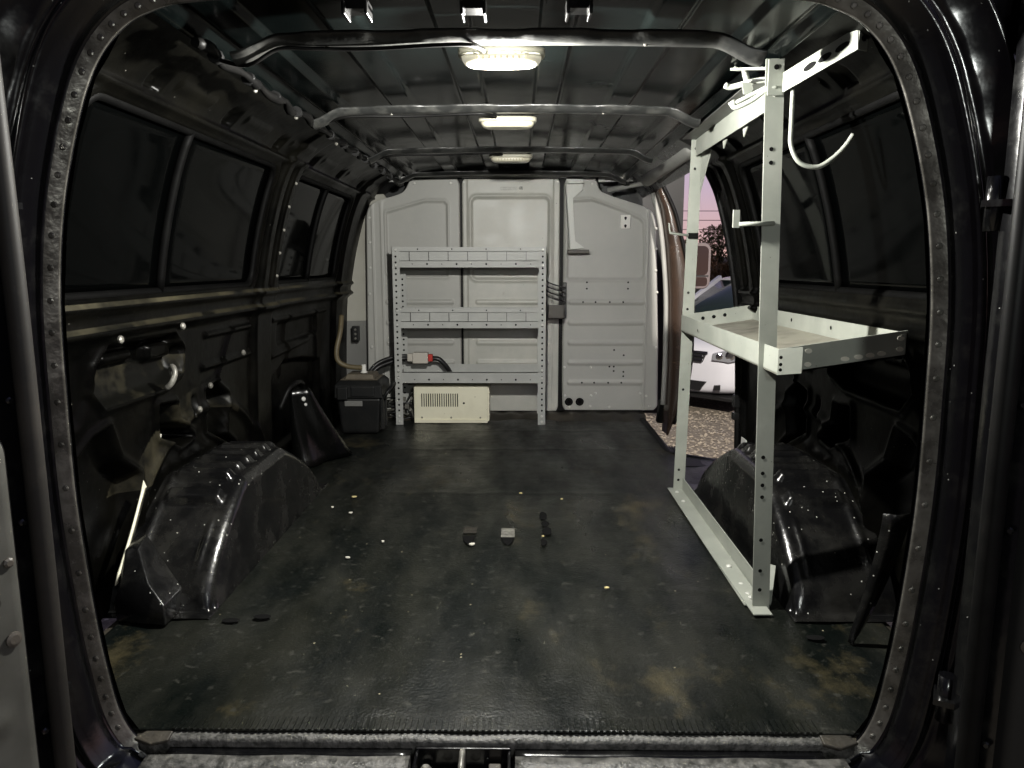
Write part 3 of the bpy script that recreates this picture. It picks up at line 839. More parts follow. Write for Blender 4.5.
# B pillar at the front of the side opening
rows = []
for z in np.linspace(-.06, 1.30, 44):
    xo = float(np.interp(z, [-.06, .05, .3, .68, .85, 1.0, 1.15, 1.22, 1.30], [.86, .90, .965, .965, .93, .89, .845, .81, .765]))
    xi = float(np.interp(z, [-.06, .3, .68, .95, 1.15, 1.30], [.845, .855, .85, .825, .79, .735]))
    rows.append([(xi, 2.84, z), (xi + .01, 2.76, z), (xi + (xo - xi) * .35, 2.735, z), (xi + (xo - xi) * .8, 2.725, z), (xo, 2.73, z), (xo + .008, 2.76, z), (xo, 2.82, z)])
bm = grid_bm(np.array(rows)); pb = obj('trim_5', fix(bm), GLOWP); tag(pb, kind='structure')
bm = BM(); tube(bm, spline([(r[4][0] + .004, 2.722, r[4][2]) for r in rows[2::4]], 4), .010, 8); obj('door_seal', bm, RUBBER, pb)
bm = BM(); tube(bm, spline([(r[0][0] - .012, 2.80, r[0][2]) for r in rows[5::4]], 4), .013, 8); obj('grey_tube', bm, TUBEG, pb)
bm = BM()
for z, w, h in ((.62, .018, .03), (.36, .026, .055), (.08, .024, .06)):
    disc(bm, (.925, 2.727, z), (0, -1, 0), w, h=.006, seg=12); box(bm, .918, .932, 2.712, 2.73, z - h * .5, z + h * .5)
obj_each('door_catch', fix(bm), GLOWP, pb)
bm = BM()
for z in (.40, .10): box(bm, .86, .905, 2.79, 2.81, z, z + .02)
obj_each('clamp', fix(bm), TUBEG, pb, bevel=.003)
bm = BM(); prism(bm, [(.82, 2.86, -.02), (.90, 2.80, -.02), (.905, 2.80, .05), (.87, 2.82, .11), (.835, 2.86, .11)], (0, .05, 0)); obj('pillar_foot', fix(bm), RUBBER, pb, bevel=.006)

# step well by the side door
rows = []
for y in np.linspace(1.90, 2.86, 40):
    x = float(xright(np.array(y))) - .01
    rows.append([(x - .03, y, .007), (x - .005, y, .010), (x + .006, y, .002), (x + .012, y, -.04), (x + .02, y, -.14)])
bm = grid_bm(np.array(rows)); o = obj('trim_6', fix(bm), RUBBER); tag(o, kind='structure')
bm = BM(); box(bm, .74, .94, 1.98, 2.80, -.16, -.145)
for k in range(11): box(bm, .765 + k * .016, .772 + k * .016, 1.98, 2.80, -.145, -.139)
obj('step_plate', fix(bm), CARB, o)
bm = BM(); box(bm, .75, .955, 1.86, 2.0, -.02, .004); obj('step_edge', fix(bm), RUBBER, o, bevel=.004)

# grey rolled tube over the side opening and a small one ahead
tb = thing('rolled_tube', (.715, 1.72, 1.31), 'pale grey rolled vinyl tube hanging above the side door opening', 'tube')
bm = BM(); tube(bm, [(.712, 1.70, 1.312), (.712, 1.705, 1.312), (.712, 1.72, 1.312), (.712, 2.2, 1.308), (.705, 2.72, 1.300)], [.018, .030, .036, .036, .036], 18); obj('roll', bm, TUBEG, tb, smooth=False)
bm = BM(); disc(bm, (.712, 1.699, 1.312), (0, -1, 0), .022, h=.006, seg=16); obj('end_cap', fix(bm), WHITE, tb)
bm = BM(); tube(bm, [(.52, 2.90, 1.262), (.72, 2.86, 1.295)], .012, 10); o = obj('support_rod', bm, TUBEG); tag(o, 'short grey rod below the steel strip in the right partition notch', 'rod')

# ------------------------------------------------------------------ ceiling lights and harness
def dome(y, label, lens, first=None):
    z = 1.305 - .012 * float(sst(-y, -.8, -.5))
    t = thing('dome_light', (0.005, y, z), label, 'ceiling light', 'ceiling dome lights')
    bm = BM()
    n_ = 28; rings = []
    for (f, dz_) in ((1.06, .020), (1.06, .010), (1.02, .006)):
        rings.append([(.005 + .088 * f * (abs(math.cos(a)) ** .55) * (1 if math.cos(a) > 0 else -1), y + .037 * f * (abs(math.sin(a)) ** .55) * (1 if math.sin(a) > 0 else -1), z + dz_) for a in np.linspace(0, 2 * PI, n_ + 1)[:-1]])
    loft(bm, rings); obj('housing', fix(bm), HOUS, t)
    bm = BM(); rings = []
    for (f, dz_) in ((1.0, .008), (.98, .000), (.92, -.007), (.80, -.011)):
        rings.append([(.005 + .086 * f * (abs(math.cos(a)) ** .6) * (1 if math.cos(a) > 0 else -1), y + .035 * f * (abs(math.sin(a)) ** .6) * (1 if math.sin(a) > 0 else -1), z + dz_) for a in np.linspace(0, 2 * PI, n_ + 1)[:-1]])
    loft(bm, rings); obj('lens', fix(bm), lens, t)
    bm = BM()
    for k in range(9):
        x = -.045 + k * .0125
        beam(bm, (x, y - .034, z - .007), (x, y - .035, z + .002), .0035, .003, up=(0, 1, 0))
    obj_each('lens_rib', fix(bm), LENSD, t)
    return t
d1 = dome(.432, 'cream ceiling dome light behind the rearmost roof bow, largest of the three', LENS_ON)
d2 = dome(1.235, 'cream ceiling dome light in the middle of the roof, second from the rear', LENS)
d3 = dome(2.035, 'cream ceiling dome light nearest the grey partition, smallest of the three', LENS)

hr = thing('wiring_harness', (-.70, 1.5, 1.30), 'black taped wiring harness along the left roof rail with branches over the roof bows', 'wiring')
pts = []
for k, y in enumerate(np.linspace(.28, 2.85, 42)):
    pts.append((-.590 + .008 * math.sin(k * 1.7), y, 1.290 + .006 * math.sin(k * 2.3)))
bm = BM(); tube(bm, spline(pts, 3), [.010 + .003 * math.sin(i * .9) for i in range(41 * 3 + 1)], 8); obj('main_loom', bm, RUBBER, hr)
for yb in BOWS[:3]:
    bm = BM()
    P_ = [(-.59, yb + .03, 1.285)]
    for x in np.linspace(-.51, -.06, 8):
        zb = 1.322 - .016 * sst(-yb, -.8, -.5) - .012 * (x / .6) ** 2 - .034 * float(sst(abs(x), (.535 if yb < .5 else .59) - .10, .535 if yb < .5 else .59))
        P_.append((x, yb - .005 + .010 * math.sin(x * 17), zb - .006))
    P_.append((-.03, yb + .03, P_[-1][2] + .002))
    tube(bm, spline(P_, 5), .0042, 7); obj('branch_wire', bm, RUBBER, hr)
bm = BM()
for k, y in enumerate(np.arange(.38, 2.8, .19)):
    tube(bm, [(-.590, y - .008, 1.290), (-.590, y + .008, 1.290)], .0155, 8)
obj_each('tape_band', bm, CABLE, hr)
bm = BM()
for (x, y, z) in ((-.594, .95, 1.276), (-.594, 1.42, 1.276), (-.594, .62, 1.276)): disc(bm, (x, y, z), (.6, -.6, -.3), .006, h=.006)
obj_each('clip', fix(bm), STEEL, hr)

# ------------------------------------------------------------------ shelving unit
su = thing('shelving_unit', (-.23, 2.83, 0), 'grey perforated steel shelving unit with three bin shelves against the partition', 'shelving')
XL, XR, YF, YB = -.612, .168, 2.70, 2.915
def post(x0, s, y, fy, zt, xl=0.0):
    bm = BM(); w = .042; t = .003
    x_a, x_b = (x0, x0 + s * w)
    box(bm, min(x_a, x_b), max(x_a, x_b), y, y + fy * t, 0.002, zt)           # face
    box(bm, min(x_a, x_a + s * t), max(x_a, x_a + s * t), min(y, y + fy * .035), max(y, y + fy * .035), 0.002, zt)
    for k in range(int(zt / .0305)):
        z = .02 + k * .0305
        if y < 2.8: disc(bm, ((x_a + x_b) / 2, y - (.0 if fy > 0 else t), z), (0, -1, 0), .006, mi=1, seg=6)
        else: disc(bm, ((x_a + x_b) / 2, y + fy * t, z), (0, -1, 0), .006, mi=1, seg=6)
    return fix_keep(bm)
def fix_keep(bm): return bm
ps = [obj('post', post(XL - .018, 1, YF, 1, .955), [SHELFM, HOLE], su), obj('post', post(XR + .018, -1, YF, 1, .955), [SHELFM, HOLE], su),
      obj('post', post(XL - .018, 1, YB, -1, .82), [SHELFM, HOLE], su), obj('post', post(XR + .018, -1, YB, -1, .82), [SHELFM, HOLE], su)]
for i, zf in enumerate((.848, .528, .232)):
    bm = BM()
    hf = .036 if i < 2 else .058
    box(bm, XL, XR, YF + .004, YB, zf + .012, zf + .016)               # pan
    box(bm, XL, XR, YF + .003, YF + .006, zf, zf + hf)                # front lip
    box(bm, XL, XR, YB - .004, YB - .001, zf, zf + (.10 if i < 2 else .075))  # back lip
    for x in (XL, XR - .003): box(bm, x, x + .003, YF + .004, YB, zf, zf + (.10 if i < 2 else .05))
    box(bm, XL, XR, YF + .003, YF + .022, zf + hf - .003, zf + hf)
    for k in range(9):
        x = XL + .09 + k * .078
        disc(bm, (x, YF + .003, zf + .018), (0, -1, 0), .0055 if k % 2 else .003, mi=1, seg=8)
    sh = obj('shelf', bm, [SHELFM, HOLE], su)
    if i < 2:
        bm = BM(); box(bm, XL - (.015 if i == 0 else 0), XR + (.015 if i == 0 else 0), YF + (-.002 if i == 0 else .004), YF + (.002 if i == 0 else .007), zf + .084, zf + .106); 
        for k in range(4): disc(bm, (XL + .12 + k * .18, YF + (-.002 if i == 0 else .004), zf + .095), (0, -1, 0), .004, mi=1)
        obj('top_rail', bm, [SHELFM, HOLE], sh)
        bm = BM(); box(bm, XL + .003, XR - .003, YF + .016, YF + .019, zf + .016, zf + .098); obj('bin_front', fix(bm), SHELFM, sh)
        for k in range(1, 8):
            x = XL + (XR - XL) * k / 7.6 - .03
            bm = BM(); prism(bm, [(x, YF + .007, zf + .016), (x, YB - .006, zf + .016), (x, YB - .006, zf + .096), (x, YF + .007, zf + .082)], (.003, 0, 0)); obj('bin_divider', fix(bm), RACKD, sh)
bm = BM()
for (x, z) in [(XL, .94), (XL, .86), (XL, .62), (XL, .545), (XL, .30), (XL, .26), (XL, .05), (XL, .02), (XR, .94), (XR, .86), (XR, .62), (XR, .545), (XR, .30), (XR, .26), (XR, .05), (XR, .02)]:
    disc(bm, (x + (.003 if x < 0 else -.003), YF, z), (0, -1, 0), .007, h=.006)
obj_each('bolt', fix(bm), BOLT, su)

# file holder beside the unit
fh = thing('wire_holder', (.24, 2.90, .56), 'dark wire rack with a small brown bin fixed right of the shelving unit', 'holder')
for k in range(4):
    bm = BM(); z = .765 - k * .026
    tube(bm, spline([(.195, 2.90, z + .012), (.205, 2.86, z), (.285, 2.84, z - .026), (.295, 2.93, z - .02)], 4), .0035, 6); obj('wire', bm, CABLE, fh)
bm = BM(); box(bm, .285, .305, 2.90, 2.945, .57, .765); obj('side_plate', fix(bm), RACKD, fh, bevel=.002)
bm = BM(); box(bm, .20, .29, 2.83, 2.94, .568, .573); box(bm, .20, .29, 2.83, 2.834, .568, .645); box(bm, .20, .204, 2.83, 2.94, .568, .645); box(bm, .286, .29, 2.83, 2.94, .568, .645)
obj('bin', fix(bm), BROWNB, fh)

# white hanging bracket on the partition
hb = thing('hanging_arm', (.33, 2.93, .94), 'pale bent steel arm hanging from the top of the right partition panel', 'bracket')
bm = BM(); prism(bm, [(.292, 2.925, 1.296), (.392, 2.925, 1.296), (.394, 2.925, 1.272), (.335, 2.925, 1.222), (.347, 2.925, 1.03), (.352, 2.925, .99), (.402, 2.925, .955), (.318, 2.925, .945), (.308, 2.925, 1.12)], (0, .004, 0)); obj('web', fix(bm), ARMM, hb)
bm = BM(); prism(bm, [(.290, 2.945, 1.296), (.294, 2.90, 1.296), (.322, 2.90, .95), (.316, 2.945, .95)], (.003, 0, 0))
box(bm, .30, .392, 2.90, 2.945, 1.298, 1.302); obj('flange', fix(bm), ARMM, hb)
bm = BM(); box(bm, .308, .425, 2.885, 2.94, .922, .944); obj('foot_pad', fix(bm), BROWNB, hb, bevel=.003)
bm = BM(); box(bm, .30, .39, 2.935, 2.948, 1.30, 1.325); disc(bm, (.31, 2.935, 1.312), (0, -1, 0), .006, h=.004); disc(bm, (.375, 2.935, 1.312), (0, -1, 0), .006, h=.004); obj('top_plate', fix(bm), ARMM, hb)

# cream heater box
hx = thing('vented_box', (-.33, 2.80, 0), 'cream metal box with a louvred vent on the floor under the shelving unit', 'heater box')
bm = BM(); box(bm, -.533, -.128, 2.735, 2.92, .010, .204); obj('case', fix(bm), CREAM, hx, bevel=.004)
bm = BM()
for k in range(17): box(bm, -.492 + k * .0122, -.487 + k * .0122, 2.7335, 2.736, .096, .168)
obj('vent_slots', fix(bm), HOLE, hx)
bm = BM(); box(bm, -.530, -.131, 2.725, 2.740, .007, .022)
for x in (-.49, -.33, -.17): disc(bm, (x, 2.7345, .035), (0, -1, 0), .005, h=.003, mi=1)
obj('base_flange', fix(bm), [CREAM, STEEL], hx)
bm = BM(); disc(bm, (-.26, 2.735, .115), (0, -1, 0), .006, seg=8); obj('keyhole', bm, HOLE, hx)
bm = BM(); box(bm, -.128, -.122, 2.74, 2.90, .015, .20); 
for z in (.05, .11, .17): disc(bm, (-.122, 2.75, z), (1, 0, 0), .005, h=.004)
obj('end_panel', fix(bm), CREAM, hx)

# toolbox
tbx = thing('tool_box', (-.775, 2.53, 0), 'black plastic lidded tool box with dusty top in the front left corner', 'tool box')
X0, X1, Y0, Y1 = -.885, -.655, 2.43, 2.66
def ring(m_, z, ins=0): return [(X0 + ins, Y0 + ins, z), (X1 - ins, Y0 + ins, z), (X1 - ins, Y1 - ins, z), (X0 + ins, Y1 - ins, z)]
bm = BM(); loft(bm, [ring(0, .008, .022), ring(0, .03, .018), ring(0, .195, .004)], smooth=False); obj('body', fix(bm), TOOLB, tbx, bevel=.012)
bm = BM(); loft(bm, [ring(0, .195, -.006), ring(0, .262, -.004), ring(0, .285, .016)], smooth=False); lid = obj('lid', fix(bm), TOOLB, tbx, bevel=.006)
bm = BM(); loft(bm, [ring(0, .285, .018), ring(0, .288, .022)], smooth=False); loft(bm, [ring(0, .286, .04), ring(0, .312, .05)], smooth=False); obj('lid_top', fix(bm), TOOLT, lid, bevel=.004)
bm = BM(); box(bm, X0 + .012, X0 + .065, Y0 - .022, Y0 - .004, .19, .255); obj('latch', fix(bm), TOOLB, tbx, bevel=.005)
bm = BM(); box(bm, X0 + .045, X0 + .135, Y0 - .004, Y0 + .012, .155, .182); obj('badge', fix(bm), TRIMG, tbx, bevel=.003)
bm = BM(); box(bm, X0 + .08, X1 - .03, Y0 - .012, Y0 - .004, .205, .258); obj('front_pad', fix(bm), TOOLB, lid, bevel=.004)
bm = BM()
tube(bm, spline([(X1 + .004, 2.46, .19), (X1 + .03, 2.46, .225), (X1 + .045, 2.50, .25), (X1 + .045, 2.58, .25), (X1 + .03, 2.62, .225), (X1 + .004, 2.62, .19)], 5), .009, 8); obj('side_handle', bm, TOOLB, tbx)
bm = BM(); box(bm, X1 - .01, X1 + .008, Y0 + .02, Y0 + .045, .03, .20); box(bm, X1 - .01, X1 + .008, Y0 + .10, Y0 + .125, .03, .20); obj_each('side_rib', fix(bm), TOOLB, tbx, bevel=.004)
# tan hose with white fitting
hs = thing('tan_hose', (-.75, 2.55, .316), 'tan rubber hose with a white fitting curving down onto the black tool box', 'hose')
bm = BM(); tube(bm, spline([(-.885, 2.62, .60), (-.885, 2.58, .52), (-.90, 2.55, .43), (-.89, 2.53, .375), (-.85, 2.53, .348), (-.80, 2.53, .340), (-.765, 2.53, .338)], 6), .013, 10); obj('hose', bm, HOSEM, hs)
bm = BM(); tube(bm, [(-.758, 2.53, .313), (-.758, 2.53, .318), (-.758, 2.53, .320), (-.758, 2.53, .355)], [.018, .018, .012, .011], 12); obj('fitting', bm, WHITE, hs)
# dark socket box on the cab trim
sb = thing('socket_box', (-.90, 2.93, .45), 'small black socket box on the cab trim above the tool box', 'socket')
bm = BM(); box(bm, -.905, -.865, 2.93, 2.96, .435, .52); obj('case', fix(bm), CABLE, sb, bevel=.004)
bm = BM()
for z in (.45, .475, .50): disc(bm, (-.885, 2.93, z), (0, -1, 0), .007, h=.006)
obj_each('terminal', fix(bm), STEEL, sb)
# heavy cable and connector on the bottom shelf
hc = thing('power_cable', (-.56, 2.80, .25), 'thick black cable with a beige connector lying on the lowest shelf', 'cable')
for o_ in (0, .022):
    bm = BM(); tube(bm, spline([(-.80, 2.72, .10), (-.79, 2.74, .22 + o_), (-.74, 2.76, .30 + o_), (-.66, 2.80, .335 + o_), (-.60, 2.82, .350 + o_ * .6), (-.54, 2.82, .350 + o_ * .5)], 6), .012, 8); obj('cable', bm, CABLE, hc)
bm = BM(); box(bm, -.545, -.46, 2.79, 2.85, .325, .385); box(bm, -.575, -.545, 2.80, 2.84, .335, .378); obj('connector', fix(bm), CONN, hc, bevel=.005)
bm = BM(); box(bm, -.46, -.435, 2.80, 2.835, .335, .375); obj('red_terminal', fix(bm), REDP, hc, bevel=.004)
bm = BM(); tube(bm, spline([(-.44, 2.82, .35), (-.40, 2.82, .345), (-.36, 2.83, .30), (-.34, 2.85, .258)], 5), .014, 8); obj('cable', bm, CABLE, hc)
# loose wires beneath the shelf
lw = thing('loose_wires', (-.59, 2.80, 0.01), 'tangle of loose dark wires and terminals behind the left shelf post', 'wires')
for k in range(7):
    y = 2.74 + .02 * k; x0 = -.66 + .015 * (k % 3)
    bm = BM(); tube(bm, spline([(-.72, y, .03 + .015 * k), (x0, y - .02, .05 + .012 * k), (x0 + .05, y + .01, .02 + .02 * ((k * 3) % 5)), (-.56, y + .02, .03 + .02 * k), (-.55, y + .03, .015)], 5), .0045 + .001 * (k % 3), 6)
    obj('wire', bm, STEEL if k in (2, 5) else CABLE, lw)
bm = BM()
for (x, z) in ((-.62, .10), (-.60, .06), (-.595, .13), (-.575, .09)): box(bm, x - .012, x + .012, 2.75, 2.77, z - .01, z + .014)
obj_each('terminal', fix(bm), STEEL, lw, bevel=.003)

# filler neck shroud on the left
fs = thing('filler_neck_cover', (-.86, 1.95, 0), 'glossy black tapered cover over the fuel filler neck on the left wall', 'cover')
rings = []
for t in np.linspace(0, 1, 12):
    z = .008 + .335 * t; cy = 2.0 - .13 * t; ry = .185 - .135 * t ** .8; rx = .175 - .10 * t
    rings.append([(-.925 + max(0, rx * math.cos(a)) * (1 + .22 * math.sin(4 * a + 3 * t + .6) * (1 - .5 * t)), cy + ry * math.sin(a) * (1 + .10 * math.cos(5 * a + 2 * t)), z) for a in np.linspace(-PI / 2, PI / 2, 18)])
bm = BM(); loft(bm, rings); obj('shroud', fix(bm), BLACK, fs)
bm = BM(); disc(bm, (-.872, 1.835, .30), (.8, -.6, .2), .010, h=.008); disc(bm, (-.865, 1.84, .275), (.8, -.6, .2), .007, h=.006); obj_each('screw', fix(bm), BOLT, fs)
bm = BM(); tube(bm, spline([(-.93, 1.70, .28), (-.90, 1.74, .36), (-.885, 1.82, .375), (-.89, 1.90, .355), (-.92, 1.95, .34)], 5), .010, 8); obj('edge_bead', bm, RUBBER, fs)

# ------------------------------------------------------------------ ladder rack / shelf rack on the right
rk = thing('shelf_rack', (.66, 1.0, 0), 'pale grey angle-iron rack with one tray shelf and hooks along the right side', 'rack')
def lpost(pb, ptop, name='post', holes=()):
    bm = BM(); pb = Vector(pb); ptop = Vector(ptop); w = .042
    beam(bm, pb, ptop, w, .003, up=(0, 1, 0))
    off = Vector((w / 2 - .0015, .017, 0)); beam(bm, pb + off, ptop + off, .003, .034, up=(0, 1, 0))
    for z in holes:
        t = (z - pb.z) / (ptop.z - pb.z); p = pb.lerp(ptop, t)
        disc(bm, (p.x - .004, p.y - .0015, p.z), (0, -1, 0), .005, mi=1)
    return obj(name, bm, [RACKM, HOLE], rk)
lpost((.650, .505, .008), (.614, .505, 1.315), holes=(.06, .11, .19, .30, .33, .36, .40, 1.12, 1.09, 1.29))
lpost((.655, 1.50, .008), (.676, 1.50, 1.30), holes=(.05, .09, .4, .7, .76, 1.20, 1.27))
bm = BM(); beam(bm, (.640, .52, .011), (.642, 1.52, .011), .052, .003); beam(bm, (.667, .52, .034), (.669, 1.52, .034), .003, .05)
for y in (.58, .64, 1.35, 1.46): disc(bm, (.640, y, .0125), (0, 0, 1), .007, mi=1, h=.005)
obj('bottom_rail', bm, [RACKM, BOLT], rk)
bm = BM(); beam(bm, (.642, .46, .0145), (.636, .80, .0145), .046, .003); disc(bm, (.640, .55, .016), (0, 0, 1), .008, h=.006, mi=1); disc(bm, (.638, .75, .016), (0, 0, 1), .008, h=.006, mi=1); obj('foot_plate', bm, [RACKM, BOLT], rk)
bm = BM(); beam(bm, (.655, .52, .02), (.690, .60, .09), .003, .05, up=(1, 0, 0)); obj('foot_gusset', bm, RACKM, rk)
bm = BM(); beam(bm, (.622, .53, 1.245), (.672, 1.50, 1.272), .003, .058); 
for k in range(2): prism(bm, [(.645, .80 + k * .2, 1.222), (.645, .84 + k * .2, 1.222), (.645, .83 + k * .2, 1.200)], (.003, 0, 0))
obj('top_rail', bm, RACKM, rk)
bm = BM(); beam(bm, (.598, .53, 1.276), (.648, 1.50, 1.303), .050, .003); obj('rail_flange', bm, RACKD, rk)
bm = BM()
for p in ((.615, .5035, 1.27), (.616, .5035, 1.24), (.677, 1.4985, 1.285)): disc(bm, p, (0, -1, 0), .007, h=.005)
obj_each('bolt', fix(bm), BOLT, rk)
# gusset on the far post top and near post
bm = BM(); prism(bm, [(.603, .512, 1.24), (.603, .512, 1.12), (.615, .512, 1.08), (.617, .512, 1.24)], (0, .003, 0)); prism(bm, [(.69, 1.49, 1.27), (.70, 1.40, 1.25), (.69, 1.49, 1.12)], (.003, 0, 0)); obj_each('gusset', fix(bm), RACKM, rk)
# slotted arm
bm = BM(); p0 = Vector((.632, .498, 1.262)); p1 = Vector((.690, .258, 1.288))
beam(bm, p0, p1, .003, .042); d_ = (p1 - p0).normalized(); nn = d_.cross(Vector((0, 0, 1))).normalized()
if nn.y > 0: nn = -nn
for k in (.40, .60, .82):
    c = p0.lerp(p1, k)
    prism(bm, [c + d_ * (.022 * math.cos(a)) + Vector((0, 0, .007 * math.sin(a))) + nn * .0016 for a in np.linspace(0, 2 * PI, 13)[:-1]], nn * .0006, mi=1)
beam(bm, p1, p1 + Vector((.022, .012, 0)), .003, .042)
disc(bm, p1 + Vector((.012, .004, 0)), (.3, -1, 0), .006, mi=1)
obj('slotted_arm', fix(bm), [RACKM, HOLE], rk)
# clamp linkage at the top
bm = BM(); pA = [(.620, .52, 1.298), (.585, .60, 1.312), (.565, .66, 1.33)]
beam(bm, pA[0], pA[2], .022, .006); disc(bm, (.567, .653, 1.332), (0, -.6, 1), .005, mi=0, h=.004); obj('clamp_lever', fix(bm), RACKM, rk, bevel=.001)
bm = BM(); tube(bm, spline([(.62, .52, 1.278), (.58, .57, 1.280), (.545, .60, 1.276), (.53, .60, 1.280)], 4), .007, 8); tube(bm, [(.575, .575, 1.28), (.58, .62, 1.318)], .008, 8); obj('clamp_arm', bm, RACKM, rk)
bm = BM(); tube(bm, spline([(.615, .50, 1.262), (.59, .53, 1.252), (.555, .55, 1.236), (.54, .56, 1.228), (.545, .55, 1.220), (.575, .53, 1.232), (.60, .505, 1.25), (.618, .50, 1.252)], 4), .0055, 8); tube(bm, [(.535, .56, 1.236), (.545, .56, 1.222)], .009, 8); obj('clamp_loop', bm, RACKM, rk)
bm = BM(); prism(bm, [(.555, .55, 1.275), (.575, .55, 1.275), (.582, .55, 1.262), (.575, .55, 1.245), (.56, .55, 1.25)], (0, .004, 0)); box(bm, .598, .632, .4965, .502, 1.235, 1.312); disc(bm, (.615, .4965, 1.295), (0, -1, 0), .006, mi=1); obj_each('clamp_plate', fix(bm), [RACKM, HOLE], rk)
# J hook
bm = BM(); tube(bm, spline([(.652, .49, 1.25), (.652, .488, 1.17), (.653, .485, 1.125), (.672, .48, 1.088), (.710, .475, 1.077), (.742, .47, 1.095), (.765, .465, 1.12), (.780, .46, 1.145)], 6), .0055, 8); obj('j_hook', bm, RACKM, rk)
bm = BM(); tube(bm, [(.63, .50, .955), (.548, .497, .953)], .005, 8); box(bm, .534, .549, .495, .500, .945, .985); obj('peg_hook', fix(bm), RACKM, rk)
bm = BM(); tube(bm, [(.665, 1.495, .965), (.588, 1.492, .975), (.583, 1.492, 1.01)], .0045, 8); box(bm, .655, .69, 1.49, 1.498, .955, .975, mi=1); obj('peg_hook', fix(bm), [RACKM, HOLE], rk)
# tray shelf
ty0, ty1 = .40, 1.50
def tz(x): return .617 + (x - .62) * .15
tl, tr = .622, .905
A_, B_, C_, D_ = (tl, ty0), (tr, ty0), (tr, ty1), (tl + .02, ty1)
bm = BM()
prism(bm, [(p[0], p[1], tz(p[0])) for p in (A_, B_, C_, D_)], (0, 0, .004), mi=1)
def lip(a, b, h, mi=0, inn=(0, 0)):
    prism(bm, [(a[0], a[1], tz(a[0])), (b[0], b[1], tz(b[0])), (b[0], b[1], tz(b[0]) + h), (a[0], a[1], tz(a[0]) + h)], (inn[0] * .003, inn[1] * .003, 0), mi=mi)
lip(A_, B_, .058, inn=(0, 1)); lip(B_, C_, .052, inn=(-1, 0)); lip(C_, D_, .058, inn=(0, -1)); lip(D_, A_, .058, inn=(1, 0))
lip((tl - .001, ty0 - .001), (tl + .045, ty0 - .022), .058, inn=(0, 1))
fix(bm)
tray = obj('tray_shelf', bm, [RACKM, TRAYF], rk)
bm = BM()
for (x, dz_) in ((.80 - .03, .014), (.83 - .03, .014), (.855 - .03, .014), (.88 - .03, .014)):
    prism(bm, [(x + .010 * math.cos(a), ty0 - .0012, tz(x) + dz_ + .0055 * math.sin(a)) for a in np.linspace(0, 2 * PI, 11)[:-1]], (0, .0008, 0))
for (x, dz_) in ((.688, .014), (.688, .044), (.89, .018), (.89, .042)):
    prism(bm, [(x + .008 * math.cos(a), ty0 - .0012, tz(x) + dz_ + .0055 * math.sin(a)) for a in np.linspace(0, 2 * PI, 11)[:-1]], (0, .0008, 0))
obj_each('lit_end_slot', fix(bm), PALE, tray)  # pale fill paints the lit tray interior seen through the slots
bm = BM()
for y in (.50, .80, 1.10, 1.35): disc(bm, (tr - .0035, y, tz(tr) + .030), (-1, 0, 0), .006)
for y in (.6, .9, 1.2): disc(bm, (tl + .01, y, tz(tl) + .030), (-1, 0, 0), .005)
for z in (.012, .024, .04): disc(bm, (tl + .004, ty0 - .005, tz(tl) + z), (0, -1, 0), .004)
for x in (.72, .76, .80): disc(bm, (x, ty1 - .0035, tz(x) + .035), (0, -1, 0), .007)
obj_each('lip_hole', bm, HOLE, tray)

# loose strap hanging at the right rear pillar
bm = BM(); rows = []
for t in np.linspace(0, 1, 14):
    y = .30 + .05 * t; x = .862 - .055 * t ** 1.6; z = .33 - .325 * t; w = .026 * (1 - t) ** .6 + .004
    rows.append([(x - w, y, z), (x, y - .012, z), (x + w, y, z)])
bm = grid_bm(np.array(rows)); o = obj('trim_strap', bm, WELLP); s = o.modifiers.new('t', 'SOLIDIFY'); s.thickness = .003
tag(o, 'loose curved trim strip hanging down by the right rear door pillar', 'trim strip')

